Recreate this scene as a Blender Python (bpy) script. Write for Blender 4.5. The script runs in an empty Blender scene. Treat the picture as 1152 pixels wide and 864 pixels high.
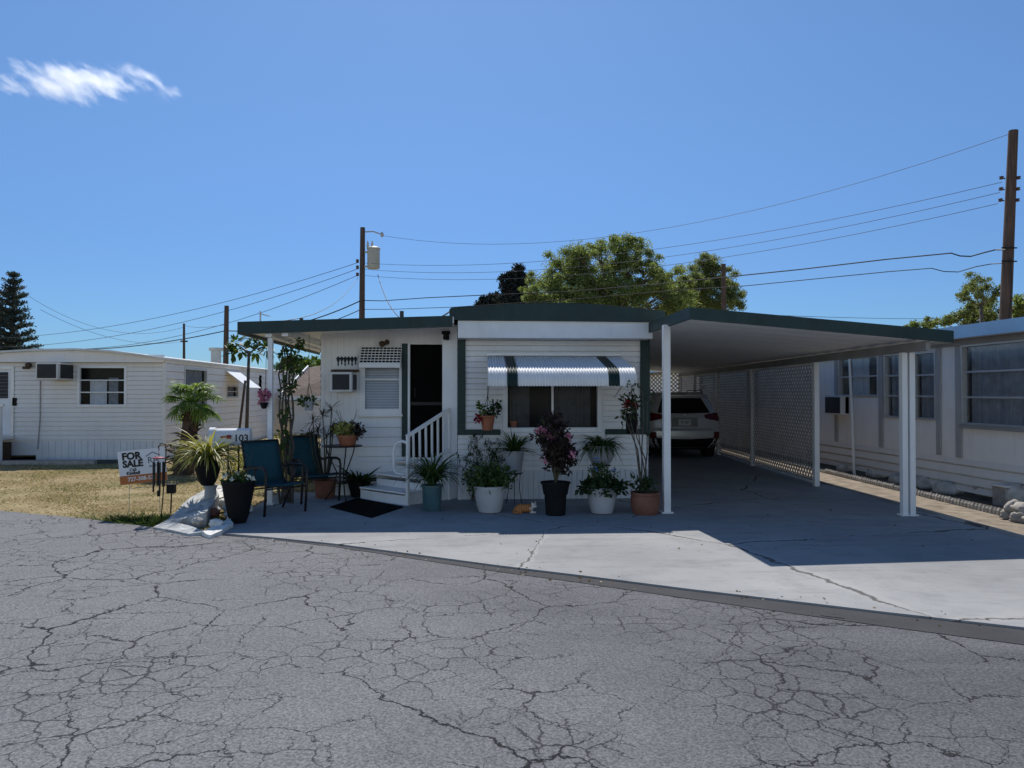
import bpy, bmesh, math, random
import numpy as np
from mathutils import Vector, Matrix, noise
random.seed(7)
R = math.radians
S = bpy.context.scene
COL = S.collection
# ------------------------------------------------------------------ camera
F = 840.0; H = 1.65
PSI = math.atan(49/840); PIT = math.atan(10/840)
cam_d = bpy.data.cameras.new('camera'); cam = bpy.data.objects.new('camera', cam_d); COL.objects.link(cam)
cam.location = (0, 0, H); cam.rotation_euler = (R(90)+PIT, 0, -PSI)
cam_d.sensor_width = 36; cam_d.lens = F/1152*36; cam_d.clip_end = 3000; cam_d.clip_start = .05
S.camera = cam
def ray(px, py):
    u = (px-576)/F; v = (432-py)/F
    f = Vector((math.sin(PSI)*math.cos(PIT), math.cos(PSI)*math.cos(PIT), math.sin(PIT)))
    r = Vector((math.cos(PSI), -math.sin(PSI), 0)); up = r.cross(f)
    return f+u*r+v*up
def at(px, py, Y):
    d = ray(px, py); t = Y/d.y; return Vector((d.x*t, Y, H+d.z*t))
def atx(px, py, X):
    d = ray(px, py); t = X/d.x; return Vector((X, d.y*t, H+d.z*t))
def gd(px, py, z=0):
    d = ray(px, py); t = (z-H)/d.z; return Vector((d.x*t, d.y*t, z))
# ------------------------------------------------------------------ materials
def nodes(name):
    m = bpy.data.materials.new(name); m.use_nodes = True
    nt = m.node_tree; b = nt.nodes['Principled BSDF']
    return m, nt, b
def N(nt, t, **kw):
    n = nt.nodes.new(t)
    for k, v in kw.items():
        if k.startswith('i_'):
            n.inputs[k[2:].replace('_', ' ')].default_value = v
        else: setattr(n, k, v)
    return n
def c4(c): return (c[0], c[1], c[2], 1)
def mix(nt, fac, a, b, mode='MIX'):
    n = nt.nodes.new('ShaderNodeMix'); n.data_type = 'RGBA'; n.blend_type = mode
    for s, v in ((n.inputs[0], fac), (n.inputs[6], a), (n.inputs[7], b)):
        if hasattr(v, 'is_output'): nt.links.new(v, s)
        else: s.default_value = c4(v) if isinstance(v, tuple) else v
    return n.outputs[2]
def ramp(nt, src, p0, p1, c0=(0,0,0), c1=(1,1,1)):
    n = nt.nodes.new('ShaderNodeValToRGB'); e = n.color_ramp.elements
    e[0].position = p0; e[1].position = p1; e[0].color = c4(c0); e[1].color = c4(c1)
    nt.links.new(src, n.inputs[0]); return n.outputs[0]
def math_(nt, op, a, b=0.0):
    n = nt.nodes.new('ShaderNodeMath'); n.operation = op
    for s, v in ((n.inputs[0], a), (n.inputs[1], b)):
        if hasattr(v, 'is_output'): nt.links.new(v, s)
        else: s.default_value = v
    return n.outputs[0]
def coords(nt, scale=(1,1,1)):
    g = nt.nodes.new('ShaderNodeNewGeometry')
    mp = nt.nodes.new('ShaderNodeMapping'); mp.inputs['Scale'].default_value = scale
    nt.links.new(g.outputs['Position'], mp.inputs[0]); return mp.outputs[0]
def noise_(nt, vec, scale, detail=4, rough=.55):
    n = nt.nodes.new('ShaderNodeTexNoise'); n.inputs['Scale'].default_value = scale
    n.inputs['Detail'].default_value = detail; n.inputs['Roughness'].default_value = rough
    nt.links.new(vec, n.inputs['Vector']); return n.outputs['Fac']
def M(name, col, rough=.6, var=.12, scale=3, col2=None, bump=0, bscale=60, metal=0, spec=.35, dirt=0, dirtcol=(.16,.14,.11), stretch=(1,1,1)):
    m, nt, b = nodes(name)
    v = coords(nt, stretch)
    f = noise_(nt, v, scale)
    lo = tuple(c*(1-var) for c in col); hi = col2 or tuple(min(1, c*(1+var)) for c in col)
    out = ramp(nt, f, .3, .7, lo, hi)
    if dirt:
        v2 = coords(nt, (3, 3, .6)); d = ramp(nt, noise_(nt, v2, 2.2, 6, .7), .5, .8, (0,0,0), (dirt,dirt,dirt))
        out = mix(nt, d, out, dirtcol)
    nt.links.new(out, b.inputs['Base Color'])
    b.inputs['Roughness'].default_value = rough; b.inputs['Metallic'].default_value = metal
    b.inputs['Specular IOR Level'].default_value = spec
    if bump:
        bn = nt.nodes.new('ShaderNodeBump'); bn.inputs['Strength'].default_value = bump; bn.inputs['Distance'].default_value = .01
        nt.links.new(noise_(nt, coords(nt), bscale, 5), bn.inputs['Height']); nt.links.new(bn.outputs[0], b.inputs['Normal'])
    return m
def leafmat(name, a, b_, c=None, trans=.35, rough=.5):
    m, nt, b = nodes(name)
    g = nt.nodes.new('ShaderNodeNewGeometry')
    f = math_(nt, 'ADD', math_(nt, 'MULTIPLY', g.outputs['Random Per Island'], .65), math_(nt, 'MULTIPLY', noise_(nt, coords(nt), 1.3), .45))
    n = nt.nodes.new('ShaderNodeValToRGB'); e = n.color_ramp.elements
    e[0].position = .15; e[0].color = c4(a); e[1].position = .75; e[1].color = c4(b_)
    if c:
        x = n.color_ramp.elements.new(.9); x.color = c4(c)
    nt.links.new(f, n.inputs[0])
    nt.links.new(n.outputs[0], b.inputs['Base Color']); b.inputs['Roughness'].default_value = rough; b.inputs['Specular IOR Level'].default_value = .3
    t = nt.nodes.new('ShaderNodeBsdfTranslucent')
    nt.links.new(mix(nt, 1.0, n.outputs[0], (1.3, 1.25, .7), 'MULTIPLY'), t.inputs[0])
    ms = nt.nodes.new('ShaderNodeMixShader'); ms.inputs[0].default_value = trans
    nt.links.new(b.outputs[0], ms.inputs[1]); nt.links.new(t.outputs[0], ms.inputs[2])
    nt.links.new(ms.outputs[0], nt.nodes['Material Output'].inputs[0])
    return m
def glassmat(name, tint=(.9,.95,1)):
    m, nt, b = nodes(name)
    tr = N(nt, 'ShaderNodeBsdfTransparent'); tr.inputs[0].default_value = c4(tint)
    gl = N(nt, 'ShaderNodeBsdfGlossy'); gl.inputs['Roughness'].default_value = .18
    lw = N(nt, 'ShaderNodeFresnel'); lw.inputs[0].default_value = 1.5
    ms = N(nt, 'ShaderNodeMixShader'); nt.links.new(math_(nt, 'MULTIPLY', lw.outputs[0], .22), ms.inputs[0])
    nt.links.new(tr.outputs[0], ms.inputs[1]); nt.links.new(gl.outputs[0], ms.inputs[2])
    nt.links.new(ms.outputs[0], nt.nodes['Material Output'].inputs[0]); return m
W = {}
W['white'] = M('white_paint', (.79,.79,.785), .5, .05, dirt=.12)
W['white_clean'] = M('white_metal', (.78,.78,.77), .4, .04, dirt=.08)
W['siding'] = M('white_siding', (.79,.785,.775), .6, .05, dirt=.15, scale=1.5)
W['siding_warm'] = M('old_cream_siding', (.76,.725,.69), .65, .05, dirt=.12, scale=1.2)
W['skirt'] = M('skirting_vinyl', (.70,.70,.70), .6, .05, dirt=.2)
W['green'] = M('dark_green_paint', (.009,.033,.031), .5, .25, dirt=.1)
W['roofwhite'] = M('roof_coating', (.62,.62,.6), .7, .1, dirt=.4)
W['ceil'] = M('carport_ceiling_paint', (.82,.82,.80), .6, .05, dirt=.12, stretch=(.3,4,1))
W['dark'] = M('dark_interior', (.012,.011,.011), .8, .2)
W['screen'] = M('door_screen', (.005,.0045,.004), .8, .2, spec=.05, bump=.2, bscale=200)
W['black'] = M('black_plastic', (.010,.010,.011), .6, .2, spec=.12)
W['blackmetal'] = M('black_metal', (.02,.02,.02), .4, .2, metal=.6)
W['alu'] = M('aluminium_frame', (.55,.55,.55), .4, .08, metal=.5)
W['grey_frame'] = M('grey_trim_paint', (.26,.255,.25), .6, .1, dirt=.15)
W['rhouse'] = M('grey_beige_panel', (.80,.77,.735), .65, .04, dirt=.15, scale=1)
W['rhouse2'] = M('grey_lap_siding', (.72,.69,.655), .65, .06, dirt=.15, scale=1)
W['blue'] = M('pale_blue_fascia', (.20,.36,.55), .5, .08, dirt=.2)
W['lattice'] = M('weathered_lattice', (.40,.375,.355), .8, .18, 4, dirt=.2)
W['batten'] = M('grey_batten_paint', (.36,.355,.35), .6, .08, dirt=.12)
W['bayscurtain'] = M('dark_window_blind', (.06,.06,.062), .9, .2, 8)
W['acdark'] = M('ac_grille', (.025,.027,.03), .6, .2)
W['accase'] = M('ac_case', (.62,.61,.58), .5, .06, dirt=.3)
W['curtain'] = M('curtain_cloth', (.55,.55,.55), .9, .1, scale=12)
W['blind'] = M('blind_slats', (.62,.63,.65), .7, .05)
W['dimcurtain'] = M('dim_curtain_cloth', (.22,.225,.235), .9, .25, scale=8)
W['glass'] = glassmat('window_glass')
W['darkglass'] = M('tinted_car_glass', (.006,.006,.007), .08, .1, spec=.5)
W['terra'] = M('terracotta', (.33,.12,.065), .8, .18, 6, dirt=.2, bump=.1)
W['terradark'] = M('old_terracotta', (.21,.085,.055), .8, .25, 6, dirt=.3, bump=.1)
W['potwhite'] = M('white_ceramic', (.44,.44,.45), .5, .07, dirt=.25)
W['potgrey'] = M('grey_plastic_pot', (.32,.33,.35), .6, .1, dirt=.3)
W['potteal'] = M('teal_glazed_pot', (.06,.12,.14), .3, .2)
W['soil'] = M('potting_soil', (.03,.022,.016), .95, .4, 40, bump=.4)
W['stem'] = M('green_brown_stem', (.07,.065,.035), .8, .3, 10)
W['bark'] = M('tree_bark', (.09,.075,.06), .9, .3, 8, bump=.5, bscale=20)
W['polewood'] = M('weathered_pole_wood', (.075,.05,.04), .9, .35, 3, bump=.4, bscale=30, stretch=(6,6,.4))
W['wire'] = M('cable_sheath', (.012,.013,.016), .6, .1)
W['wirelight'] = M('bare_cable', (.05,.06,.08), .5, .1)
W['steel'] = M('galvanised_steel', (.36,.37,.36), .45, .12, metal=.4)
W['transformer'] = M('transformer_grey', (.33,.34,.31), .5, .08, dirt=.2)
W['sling'] = M('blue_sling_fabric', (.010,.058,.078), .75, .15, 30, bump=.15, bscale=300)
W['chairframe'] = M('dark_bronze_frame', (.016,.014,.013), .4, .2)
W['pink'] = leafmat('pink_petals', (.32,.07,.14), (.55,.24,.33), trans=.2)
W['red'] = leafmat('red_petals', (.16,.008,.015), (.30,.014,.03), trans=.2)
W['whitepetal'] = leafmat('white_petals', (.7,.7,.62), (.85,.85,.8), trans=.2)
W['blues'] = leafmat('blue_petals', (.06,.12,.35), (.15,.25,.5), trans=.2)
W['l_dark'] = leafmat('dark_leaf', (.015,.03,.012), (.04,.07,.022))
W['l_mid'] = leafmat('green_leaf', (.025,.055,.015), (.07,.12,.03), (.12,.15,.05))
W['l_bright'] = leafmat('bright_leaf', (.05,.11,.018), (.13,.2,.04), (.2,.23,.06))
W['l_yellow'] = leafmat('variegated_leaf', (.12,.16,.03), (.36,.34,.10), (.5,.45,.2))
W['l_purple'] = leafmat('purple_leaf', (.022,.016,.017), (.06,.036,.036), (.05,.07,.03))
W['l_oak'] = leafmat('oak_leaf', (.085,.12,.04), (.215,.275,.10), (.33,.38,.18), trans=.5)
W['l_oak2'] = leafmat('oak_leaf_olive', (.08,.11,.04), (.20,.24,.10), (.30,.33,.17), trans=.5)
W['l_pine'] = leafmat('pine_needle', (.018,.032,.033), (.045,.07,.066), trans=.25)
W['l_conifer'] = leafmat('conifer_needle', (.010,.016,.017), (.026,.034,.034), trans=.15)
W['l_palm'] = leafmat('palm_frond', (.06,.12,.02), (.17,.28,.06), (.32,.38,.15), trans=.45)
W['palmtrunk'] = M('palm_fibre', (.085,.055,.042), .95, .5, 14, bump=.8, bscale=40)
W['deadleaf'] = leafmat('dead_frond', (.12,.075,.04), (.22,.15,.08), trans=.2)
W['stone'] = M('fieldstone', (.44,.42,.39), .9, .3, 7, bump=.5, bscale=25)
W['stone2'] = M('pale_rubble', (.30,.28,.26), .9, .25, 9, bump=.6, bscale=30)
W['whitestone'] = M('painted_stone', (.66,.65,.62), .8, .15, 10, bump=.5, bscale=25, dirt=.3)
W['sheet'] = M('weathered_pale_concrete', (.40,.41,.41), .85, .35, 6, dirt=.5, bump=.5, bscale=40)
W['shingle'] = M('brown_shingle', (.13,.095,.075), .9, .35, 5, bump=.5, bscale=30, stretch=(1,1,4))
W['brownboard'] = M('brown_board', (.07,.04,.025), .7, .25)
W['carpaint'] = M('silver_car_paint', (.56,.57,.58), .28, .03, metal=.2, spec=.5)
W['taillight'] = M('tail_light_red', (.10,.006,.009), .2, .15, spec=.5)
W['rubber'] = M('tyre_rubber', (.012,.012,.012), .8, .2)
W['plate'] = M('number_plate', (.5,.52,.52), .4, .05)
W['mailbox'] = M('white_mailbox_plastic', (.62,.63,.66), .45, .05, dirt=.12)
W['flagred'] = M('mailbox_flag_red', (.28,.02,.03), .5, .1)
W['signwhite'] = M('sign_board_white', (.70,.70,.70), .5, .04)
W['signorange'] = M('sign_orange_ink', (.42,.13,.03), .5, .08)
W['ink'] = M('black_ink', (.012,.012,.014), .5, .1)
W['inkgrey'] = M('grey_ink', (.12,.14,.17), .5, .1)
W['mat'] = M('door_mat_rubber', (.007,.007,.007), .95, .3, 40, spec=.05, bump=.5, bscale=120)
W['tinyteal'] = M('dark_teal_ink', (.012,.03,.04), .6, .2)
# ------------------------------------------------------------------ mesh builder
class MB:
    def __init__(s): s.v = []; s.f = []; s.mi = []; s.cur = 0
    def add(s, vs, fs):
        o = len(s.v); s.v += [tuple(p) for p in vs]
        for f in fs: s.f.append(tuple(i+o for i in f)); s.mi.append(s.cur)
        return s
    def box(s, x0, x1, y0, y1, z0, z1):
        return s.add([(x0,y0,z0),(x1,y0,z0),(x1,y1,z0),(x0,y1,z0),(x0,y0,z1),(x1,y0,z1),(x1,y1,z1),(x0,y1,z1)],
                     [(3,2,1,0),(4,5,6,7),(0,1,5,4),(1,2,6,5),(2,3,7,6),(3,0,4,7)])
    def bar(s, a, b, w, h=None, up=(0,0,1)):
        a = Vector(a); b = Vector(b); h = h or w; d = (b-a).normalized(); u = Vector(up)
        if abs(d.dot(u)) > .98: u = Vector((0,1,0))
        x = d.cross(u).normalized()*w/2; z = x.normalized().cross(d)*h/2
        vs = [a-x-z, a+x-z, a+x+z, a-x+z, b-x-z, b+x-z, b+x+z, b-x+z]
        return s.add(vs, [(0,1,2,3),(7,6,5,4),(0,4,5,1),(1,5,6,2),(2,6,7,3),(3,7,4,0)])
    def tube(s, pts, rad, n=8, cap=True):
        pts = [Vector(p) for p in pts]; k = len(pts)
        rad = rad if isinstance(rad, (list, tuple)) else [rad]*k
        vs = []; prev = None
        for i, p in enumerate(pts):
            d = (pts[min(i+1,k-1)]-pts[max(i-1,0)]).normalized()
            if prev is None:
                r = d.cross(Vector((0,0,1)))
                if r.length < .05: r = d.cross(Vector((0,1,0)))
            else: r = prev-d*prev.dot(d)
            r.normalize(); prev = r; q = d.cross(r)
            for j in range(n):
                a = 2*math.pi*j/n; vs.append(p+(r*math.cos(a)+q*math.sin(a))*rad[i])
        fs = [(i*n+j, i*n+(j+1)%n, (i+1)*n+(j+1)%n, (i+1)*n+j) for i in range(k-1) for j in range(n)]
        if cap: fs += [tuple(range(n))[::-1], tuple((k-1)*n+j for j in range(n))]
        return s.add(vs, fs)
    def lathe(s, prof, c=(0,0,0), n=24, wob=0):
        vs = []
        for r, z in prof:
            for j in range(n):
                a = 2*math.pi*j/n; rr = r*(1+wob*math.sin(3*a+z*9)); vs.append((c[0]+rr*math.cos(a), c[1]+rr*math.sin(a), c[2]+z))
        k = len(prof)
        fs = [(i*n+j, i*n+(j+1)%n, (i+1)*n+(j+1)%n, (i+1)*n+j) for i in range(k-1) for j in range(n)]
        fs += [tuple(range(n))[::-1], tuple((k-1)*n+j for j in range(n))]
        return s.add(vs, fs)
    def prism(s, pts, a0, a1, axis='z'):
        n = len(pts)
        def P(p, a): return (p[0],p[1],a) if axis == 'z' else ((p[0],a,p[1]) if axis == 'y' else (a,p[0],p[1]))
        vs = [P(p,a0) for p in pts]+[P(p,a1) for p in pts]
        fs = [tuple(range(n))[::-1], tuple(range(n,2*n))]+[(i,(i+1)%n,n+(i+1)%n,n+i) for i in range(n)]
        return s.add(vs, fs)
    def poly(s, pts): return s.add(pts, [tuple(range(len(pts)))])
    def blob(s, c, r, sub=2, amp=.15, fr=1.5, seed=0, flat=None):
        bm = bmesh.new(); bmesh.ops.create_icosphere(bm, subdivisions=sub, radius=1)
        c = Vector(c); r = Vector(r) if hasattr(r, '__len__') else Vector((r,r,r))
        vs = []
        for v in bm.verts:
            k = 1+amp*noise.noise(v.co*fr+Vector((seed*7.3,seed*3.1,seed)))*2
            p = Vector((v.co.x*r.x*k, v.co.y*r.y*k, v.co.z*r.z*k))
            if flat is not None: p.z = max(p.z, -flat)
            vs.append(c+p)
        fs = [tuple(v.index for v in f.verts) for f in bm.faces]; bm.free()
        return s.add(vs, fs)
    def leaf(s, p, d, l, w, droop=0, seg=2, tip=.1):
        p = Vector(p); d = Vector(d).normalized(); side = d.cross(Vector((0,0,1)))
        if side.length < .1: side = d.cross(Vector((random.random(),random.random(),0))+Vector((.01,0,0)))
        side.normalize()
        tw = random.uniform(-.6,.6); side = (side*math.cos(tw)+d.cross(side)*math.sin(tw))
        vs = []; q = p.copy(); dd = d.copy()
        for i in range(seg+1):
            t = i/seg; ww = w*.5*(math.sin(math.pi*min(1,(t*.8+.15)))if t < 1 else tip)
            vs += [q-side*ww, q+side*ww]
            q = q+dd*(l/seg); dd = (dd+Vector((0,0,-droop/seg))).normalized()
        return s.add(vs, [(2*i,2*i+1,2*i+3,2*i+2) for i in range(seg)])
    def dia(s, p, d, l, w):            # little pointed leaf, four corners
        p = Vector(p); d = Vector(d).normalized(); e = d.cross(Vector((random.uniform(-1,1),random.uniform(-1,1),random.uniform(-1,1))))
        if e.length < .05: e = d.cross(Vector((.3,.5,.8)))
        e.normalize()
        return s.add([p, p+d*l*.5+e*w*.5, p+d*l, p+d*l*.5-e*w*.5], [(0,1,2,3)])
    def cloud(s, c, r, n, l, w, up=.2, shell=.35):
        c = Vector(c); r = Vector(r) if hasattr(r, '__len__') else Vector((r,r,r))
        for _ in range(n):
            d = rdir(); k = (shell+(1-shell)*random.random())
            p = c+Vector((d.x*r.x, d.y*r.y, d.z*r.z))*k
            s.dia(p, d*.5+rdir()+Vector((0,0,up)), l*random.uniform(.6,1.25), w*random.uniform(.7,1.2))
        return s
    def moved(s, off):
        s.v = [(p[0]-off[0], p[1]-off[1], p[2]-off[2]) for p in s.v]; return s
    def xf(s, mat):
        s.v = [tuple(mat @ Vector(p)) for p in s.v]; return s
    def mesh(s, name, mats, smooth=False):
        me = bpy.data.meshes.new(name); me.from_pydata(s.v, [], s.f)
        for m in (mats if isinstance(mats, (list, tuple)) else [mats]): me.materials.append(m)
        if any(s.mi): me.polygons.foreach_set('material_index', s.mi)
        if smooth: me.polygons.foreach_set('use_smooth', [True]*len(s.f))
        me.update(); return me
def rdir():
    z = random.uniform(-1,1); a = random.uniform(0,2*math.pi); q = math.sqrt(1-z*z)
    return Vector((q*math.cos(a), q*math.sin(a), z))
def wloc(o):
    v = Vector((0,0,0))
    while o: v += o.location; o = o.parent
    return v
def finish(o, smooth, bevel):
    if bevel:
        b = o.modifiers.new('bevel', 'BEVEL'); b.width = bevel; b.segments = 2; b.limit_method = 'ANGLE'; b.angle_limit = R(40)
    if smooth == 'auto':
        o.data.polygons.foreach_set('use_smooth', [True]*len(o.data.polygons))
        e = o.modifiers.new('split', 'EDGE_SPLIT'); e.split_angle = R(38)
    return o
def part(name, mb, m, parent, world=True, smooth=False, bevel=0, label=None):
    if world: mb.moved(wloc(parent))
    o = bpy.data.objects.new(name, mb.mesh(name, m, smooth is True)); COL.objects.link(o); o.parent = parent
    if label: o['label'] = label
    return finish(o, smooth, bevel)
def thing(name, label, cat, loc=(0,0,0), rz=0, group=None):
    o = bpy.data.objects.new(name, None); COL.objects.link(o); o.location = loc; o.rotation_euler = (0,0,rz)
    o.empty_display_size = .2; o['label'] = label; o['category'] = cat
    if group: o['group'] = group
    return o
def solo(name, mb, m, label=None, cat=None, group=None, kind=None, smooth=False, bevel=0):
    a = np.array(mb.v); lo = a.min(0); hi = a.max(0); off = ((lo[0]+hi[0])/2, (lo[1]+hi[1])/2, lo[2])
    if kind == 'structure' : off = (0,0,0)
    mb.moved(off)
    o = bpy.data.objects.new(name, mb.mesh(name, m, smooth is True)); COL.objects.link(o); o.location = off
    if label: o['label'] = label; o['category'] = cat
    if group: o['group'] = group
    if kind: o['kind'] = kind
    return finish(o, smooth, bevel)
def text_mb(txt, size, bold=0, extrude=.002):
    cu = bpy.data.curves.new('t', 'FONT'); cu.body = txt; cu.size = size; cu.offset = bold; cu.extrude = extrude
    cu.align_x = 'CENTER'; cu.align_y = 'CENTER'; cu.resolution_u = 3
    o = bpy.data.objects.new('t', cu); COL.objects.link(o)
    dg = bpy.context.evaluated_depsgraph_get(); dg.update(); me = bpy.data.meshes.new_from_object(o.evaluated_get(dg))
    mb = MB(); mb.add([v.co for v in me.vertices], [tuple(p.vertices) for p in me.polygons])
    bpy.data.objects.remove(o); bpy.data.curves.remove(cu); bpy.data.meshes.remove(me); return mb
def text_on(txt, size, pos, right, up, bold=0):   # lettering lying on a surface
    mb = text_mb(txt, size, bold); r = Vector(right).normalized(); u = Vector(up).normalized(); n = r.cross(u)
    m = Matrix(((r.x,u.x,n.x,pos[0]),(r.y,u.y,n.y,pos[1]),(r.z,u.z,n.z,pos[2]),(0,0,0,1)))
    return mb.xf(m)
# wall in a plane, with openings; kind lap (horizontal) / vert (vertical grooves) / flat
def wall(mb, u0, u1, z0, z1, place, holes=(), kind='lap', lap=.1, d=.012, slot=.011):
    us = sorted({u0,u1}|{min(max(h[i],u0),u1) for h in holes for i in (0,1)})
    zs = sorted({z0,z1}|{min(max(h[i],z0),z1) for h in holes for i in (2,3)})
    for a, b in zip(us, us[1:]):
        for c, e in zip(zs, zs[1:]):
            if b-a < 1e-4 or e-c < 1e-4: continue
            mu = (a+b)/2; mz = (c+e)/2
            if any(h[0] < mu < h[1] and h[2] < mz < h[3] for h in holes): continue
            if kind == 'lap':
                z = c
                while z < e-1e-5:
                    k = math.floor((z+1e-6)/lap); zt = min(e, (k+1)*lap)
                    f0 = 1-(z-k*lap)/lap; f1 = 1-(zt-k*lap)/lap
                    g = min(slot, (zt-z)*.5) if f0 > .99 else 0
                    mb.poly([place(a,z+g,d*f0), place(b,z+g,d*f0), place(b,zt,d*f1), place(a,zt,d*f1)])
                    if g:
                        mb.poly([place(a,z+g,-.03), place(b,z+g,-.03), place(b,z+g,d), place(a,z+g,d)]); mb.poly([place(a,z,-.03), place(b,z,-.03), place(b,z+g,-.03), place(a,z+g,-.03)]); mb.poly([place(a,z,0), place(b,z,0), place(b,z,-.03), place(a,z,-.03)])
                    z = zt
            elif kind == 'vert':
                x = a
                while x < b-1e-5:
                    k = math.floor((x+1e-6)/lap); xe = min(b, (k+1)*lap); g = min(.012, xe-x)
                    if xe-g > x: mb.poly([place(x,c,d), place(xe-g,c,d), place(xe-g,e,d), place(x,e,d)])
                    mb.poly([place(xe-g,c,0), place(xe,c,0), place(xe,e,0), place(xe-g,e,0)])
                    mb.poly([place(xe-g,c,d), place(xe-g,c,0), place(xe-g,e,0), place(xe-g,e,d)])
                    mb.poly([place(xe,c,0), place(xe,c,d), place(xe,e,d), place(xe,e,0)])
                    x = xe
            else: mb.poly([place(a,c,0), place(b,c,0), place(b,e,0), place(a,e,0)])
    return mb
def fy(Y): return lambda u, z, d: (u, Y-d, z)       # a wall facing the camera
def fxn(X): return lambda u, z, d: (X-d, u, z)      # facing -x
def fxp(X): return lambda u, z, d: (X+d, u, z)      # facing +x
def pbox(mb, place, u0, u1, z0, z1, d0, d1):
    p = [place(u,z,d) for d in (d0,d1) for (u,z) in ((u0,z0),(u1,z0),(u1,z1),(u0,z1))]
    return mb.add(p, [(3,2,1,0),(4,5,6,7),(0,1,5,4),(1,2,6,5),(2,3,7,6),(3,0,4,7)])
def window(parent, place, u0, u1, z0, z1, rows=1, cols=1, fw=.05, fm=None, curtain=None, depth=.12, bars_r=None):
    fm = fm or W['alu']; f = MB()
    for a in ((u0-fw,u0,z0-fw,z1+fw),(u1,u1+fw,z0-fw,z1+fw),(u0,u1,z0-fw,z0),(u0,u1,z1,z1+fw)): pbox(f, place, *a, -depth*.5, .03)
    for i in range(1, rows): z = z0+(z1-z0)*i/rows; pbox(f, place, u0, u1, z-.014, z+.014, -.045, -.005)
    for i in range(1, cols): u = u0+(u1-u0)*i/cols; pbox(f, place, u-.016, u+.016, z0, z1, -.048, .0)
    fo = part('window', f, fm, parent, bevel=.003)
    g = MB(); g.poly([place(u0,z0,-.03), place(u1,z0,-.03), place(u1,z1,-.03), place(u0,z1,-.03)])
    part('pane', g, W['glass'], fo)
    if curtain:
        for (c0, c1, cz0, cz1, mt) in curtain:
            cb = MB(); n = max(6, int((c1-c0)/.015)); vs = []; fs = []
            for i in range(n+1):
                u = c0+(c1-c0)*i/n; dd = -.10-.018*math.sin(i*.9+math.sin(i*.23)*3)
                vs += [place(u,cz0,dd), place(u,cz1,dd)]
            fs = [(2*i,2*i+2,2*i+3,2*i+1) for i in range(n)]
            cb.add(vs, fs); part('curtain', cb, mt, fo, smooth=True)
    return fo
# ------------------------------------------------------------------ light and sky
SUN = Vector((-.05, .79, 1)).normalized()
w = bpy.data.worlds.new('World'); S.world = w; w.use_nodes = True
nt = w.node_tree; bg = nt.nodes['Background']
sky = nt.nodes.new('ShaderNodeTexSky'); sky.sky_type = 'NISHITA'; sky.sun_disc = False
sky.sun_elevation = math.asin(SUN.z); sky.sun_rotation = math.atan2(SUN.x, SUN.y)
sky.air_density = 1.0; sky.dust_density = 0.25; sky.ozone_density = 3.0; sky.altitude = 10
tc = nt.nodes.new('ShaderNodeTexCoord'); sp = nt.nodes.new('ShaderNodeSeparateXYZ'); nt.links.new(tc.outputs['Generated'], sp.inputs[0])
cr = nt.nodes.new('ShaderNodeValToRGB'); e = cr.color_ramp.elements
e[0].position = 0; e[0].color = (.40,.70,1.08,1); e[1].position = 1; e[1].color = (.85,1.12,1.35,1)
for p_, c_ in ((.05,(.44,.72,1.10)),(.16,(.56,.80,1.13)),(.30,(.74,.98,1.25)),(.45,(.84,1.10,1.34))): x = e.new(p_); x.color = (*c_,1)
nt.links.new(sp.outputs[2], cr.inputs[0]); mx = nt.nodes.new('ShaderNodeMix'); mx.data_type = 'RGBA'; mx.blend_type = 'MULTIPLY'; mx.inputs[0].default_value = 1
bk = ramp(nt, math_(nt, 'SUBTRACT', .75, sp.outputs[1]), 0, .55, (0,0,0), (1,1,1)); lo_ = ramp(nt, sp.outputs[2], .04, .36, (1,1,1), (0,0,0))   # low sky out of view, brightened as added fill for the shaded walls
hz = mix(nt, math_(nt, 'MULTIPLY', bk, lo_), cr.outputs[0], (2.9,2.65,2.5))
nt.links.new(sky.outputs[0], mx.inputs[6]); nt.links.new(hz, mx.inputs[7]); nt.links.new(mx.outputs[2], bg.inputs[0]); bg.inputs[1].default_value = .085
ld = bpy.data.lights.new('sun', 'SUN'); ld.energy = 5.0; ld.angle = R(.53); ld.color = (1, .955, .89)
lo = bpy.data.objects.new('sun', ld); COL.objects.link(lo); lo.rotation_euler = SUN.to_track_quat('Z', 'Y').to_euler(); lo.location = SUN*60
S.view_settings.view_transform = 'Standard'; S.view_settings.look = 'None'; S.view_settings.exposure = 0; S.view_settings.gamma = 1
S.view_settings.use_curve_mapping = False
S.cycles.max_bounces = 8; S.cycles.diffuse_bounces = 4; S.cycles.transparent_max_bounces = 16; S.cycles.volume_bounces = 2
S.cycles.use_denoising = True
S.cycles.caustics_reflective = False; S.cycles.caustics_refractive = False
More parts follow.
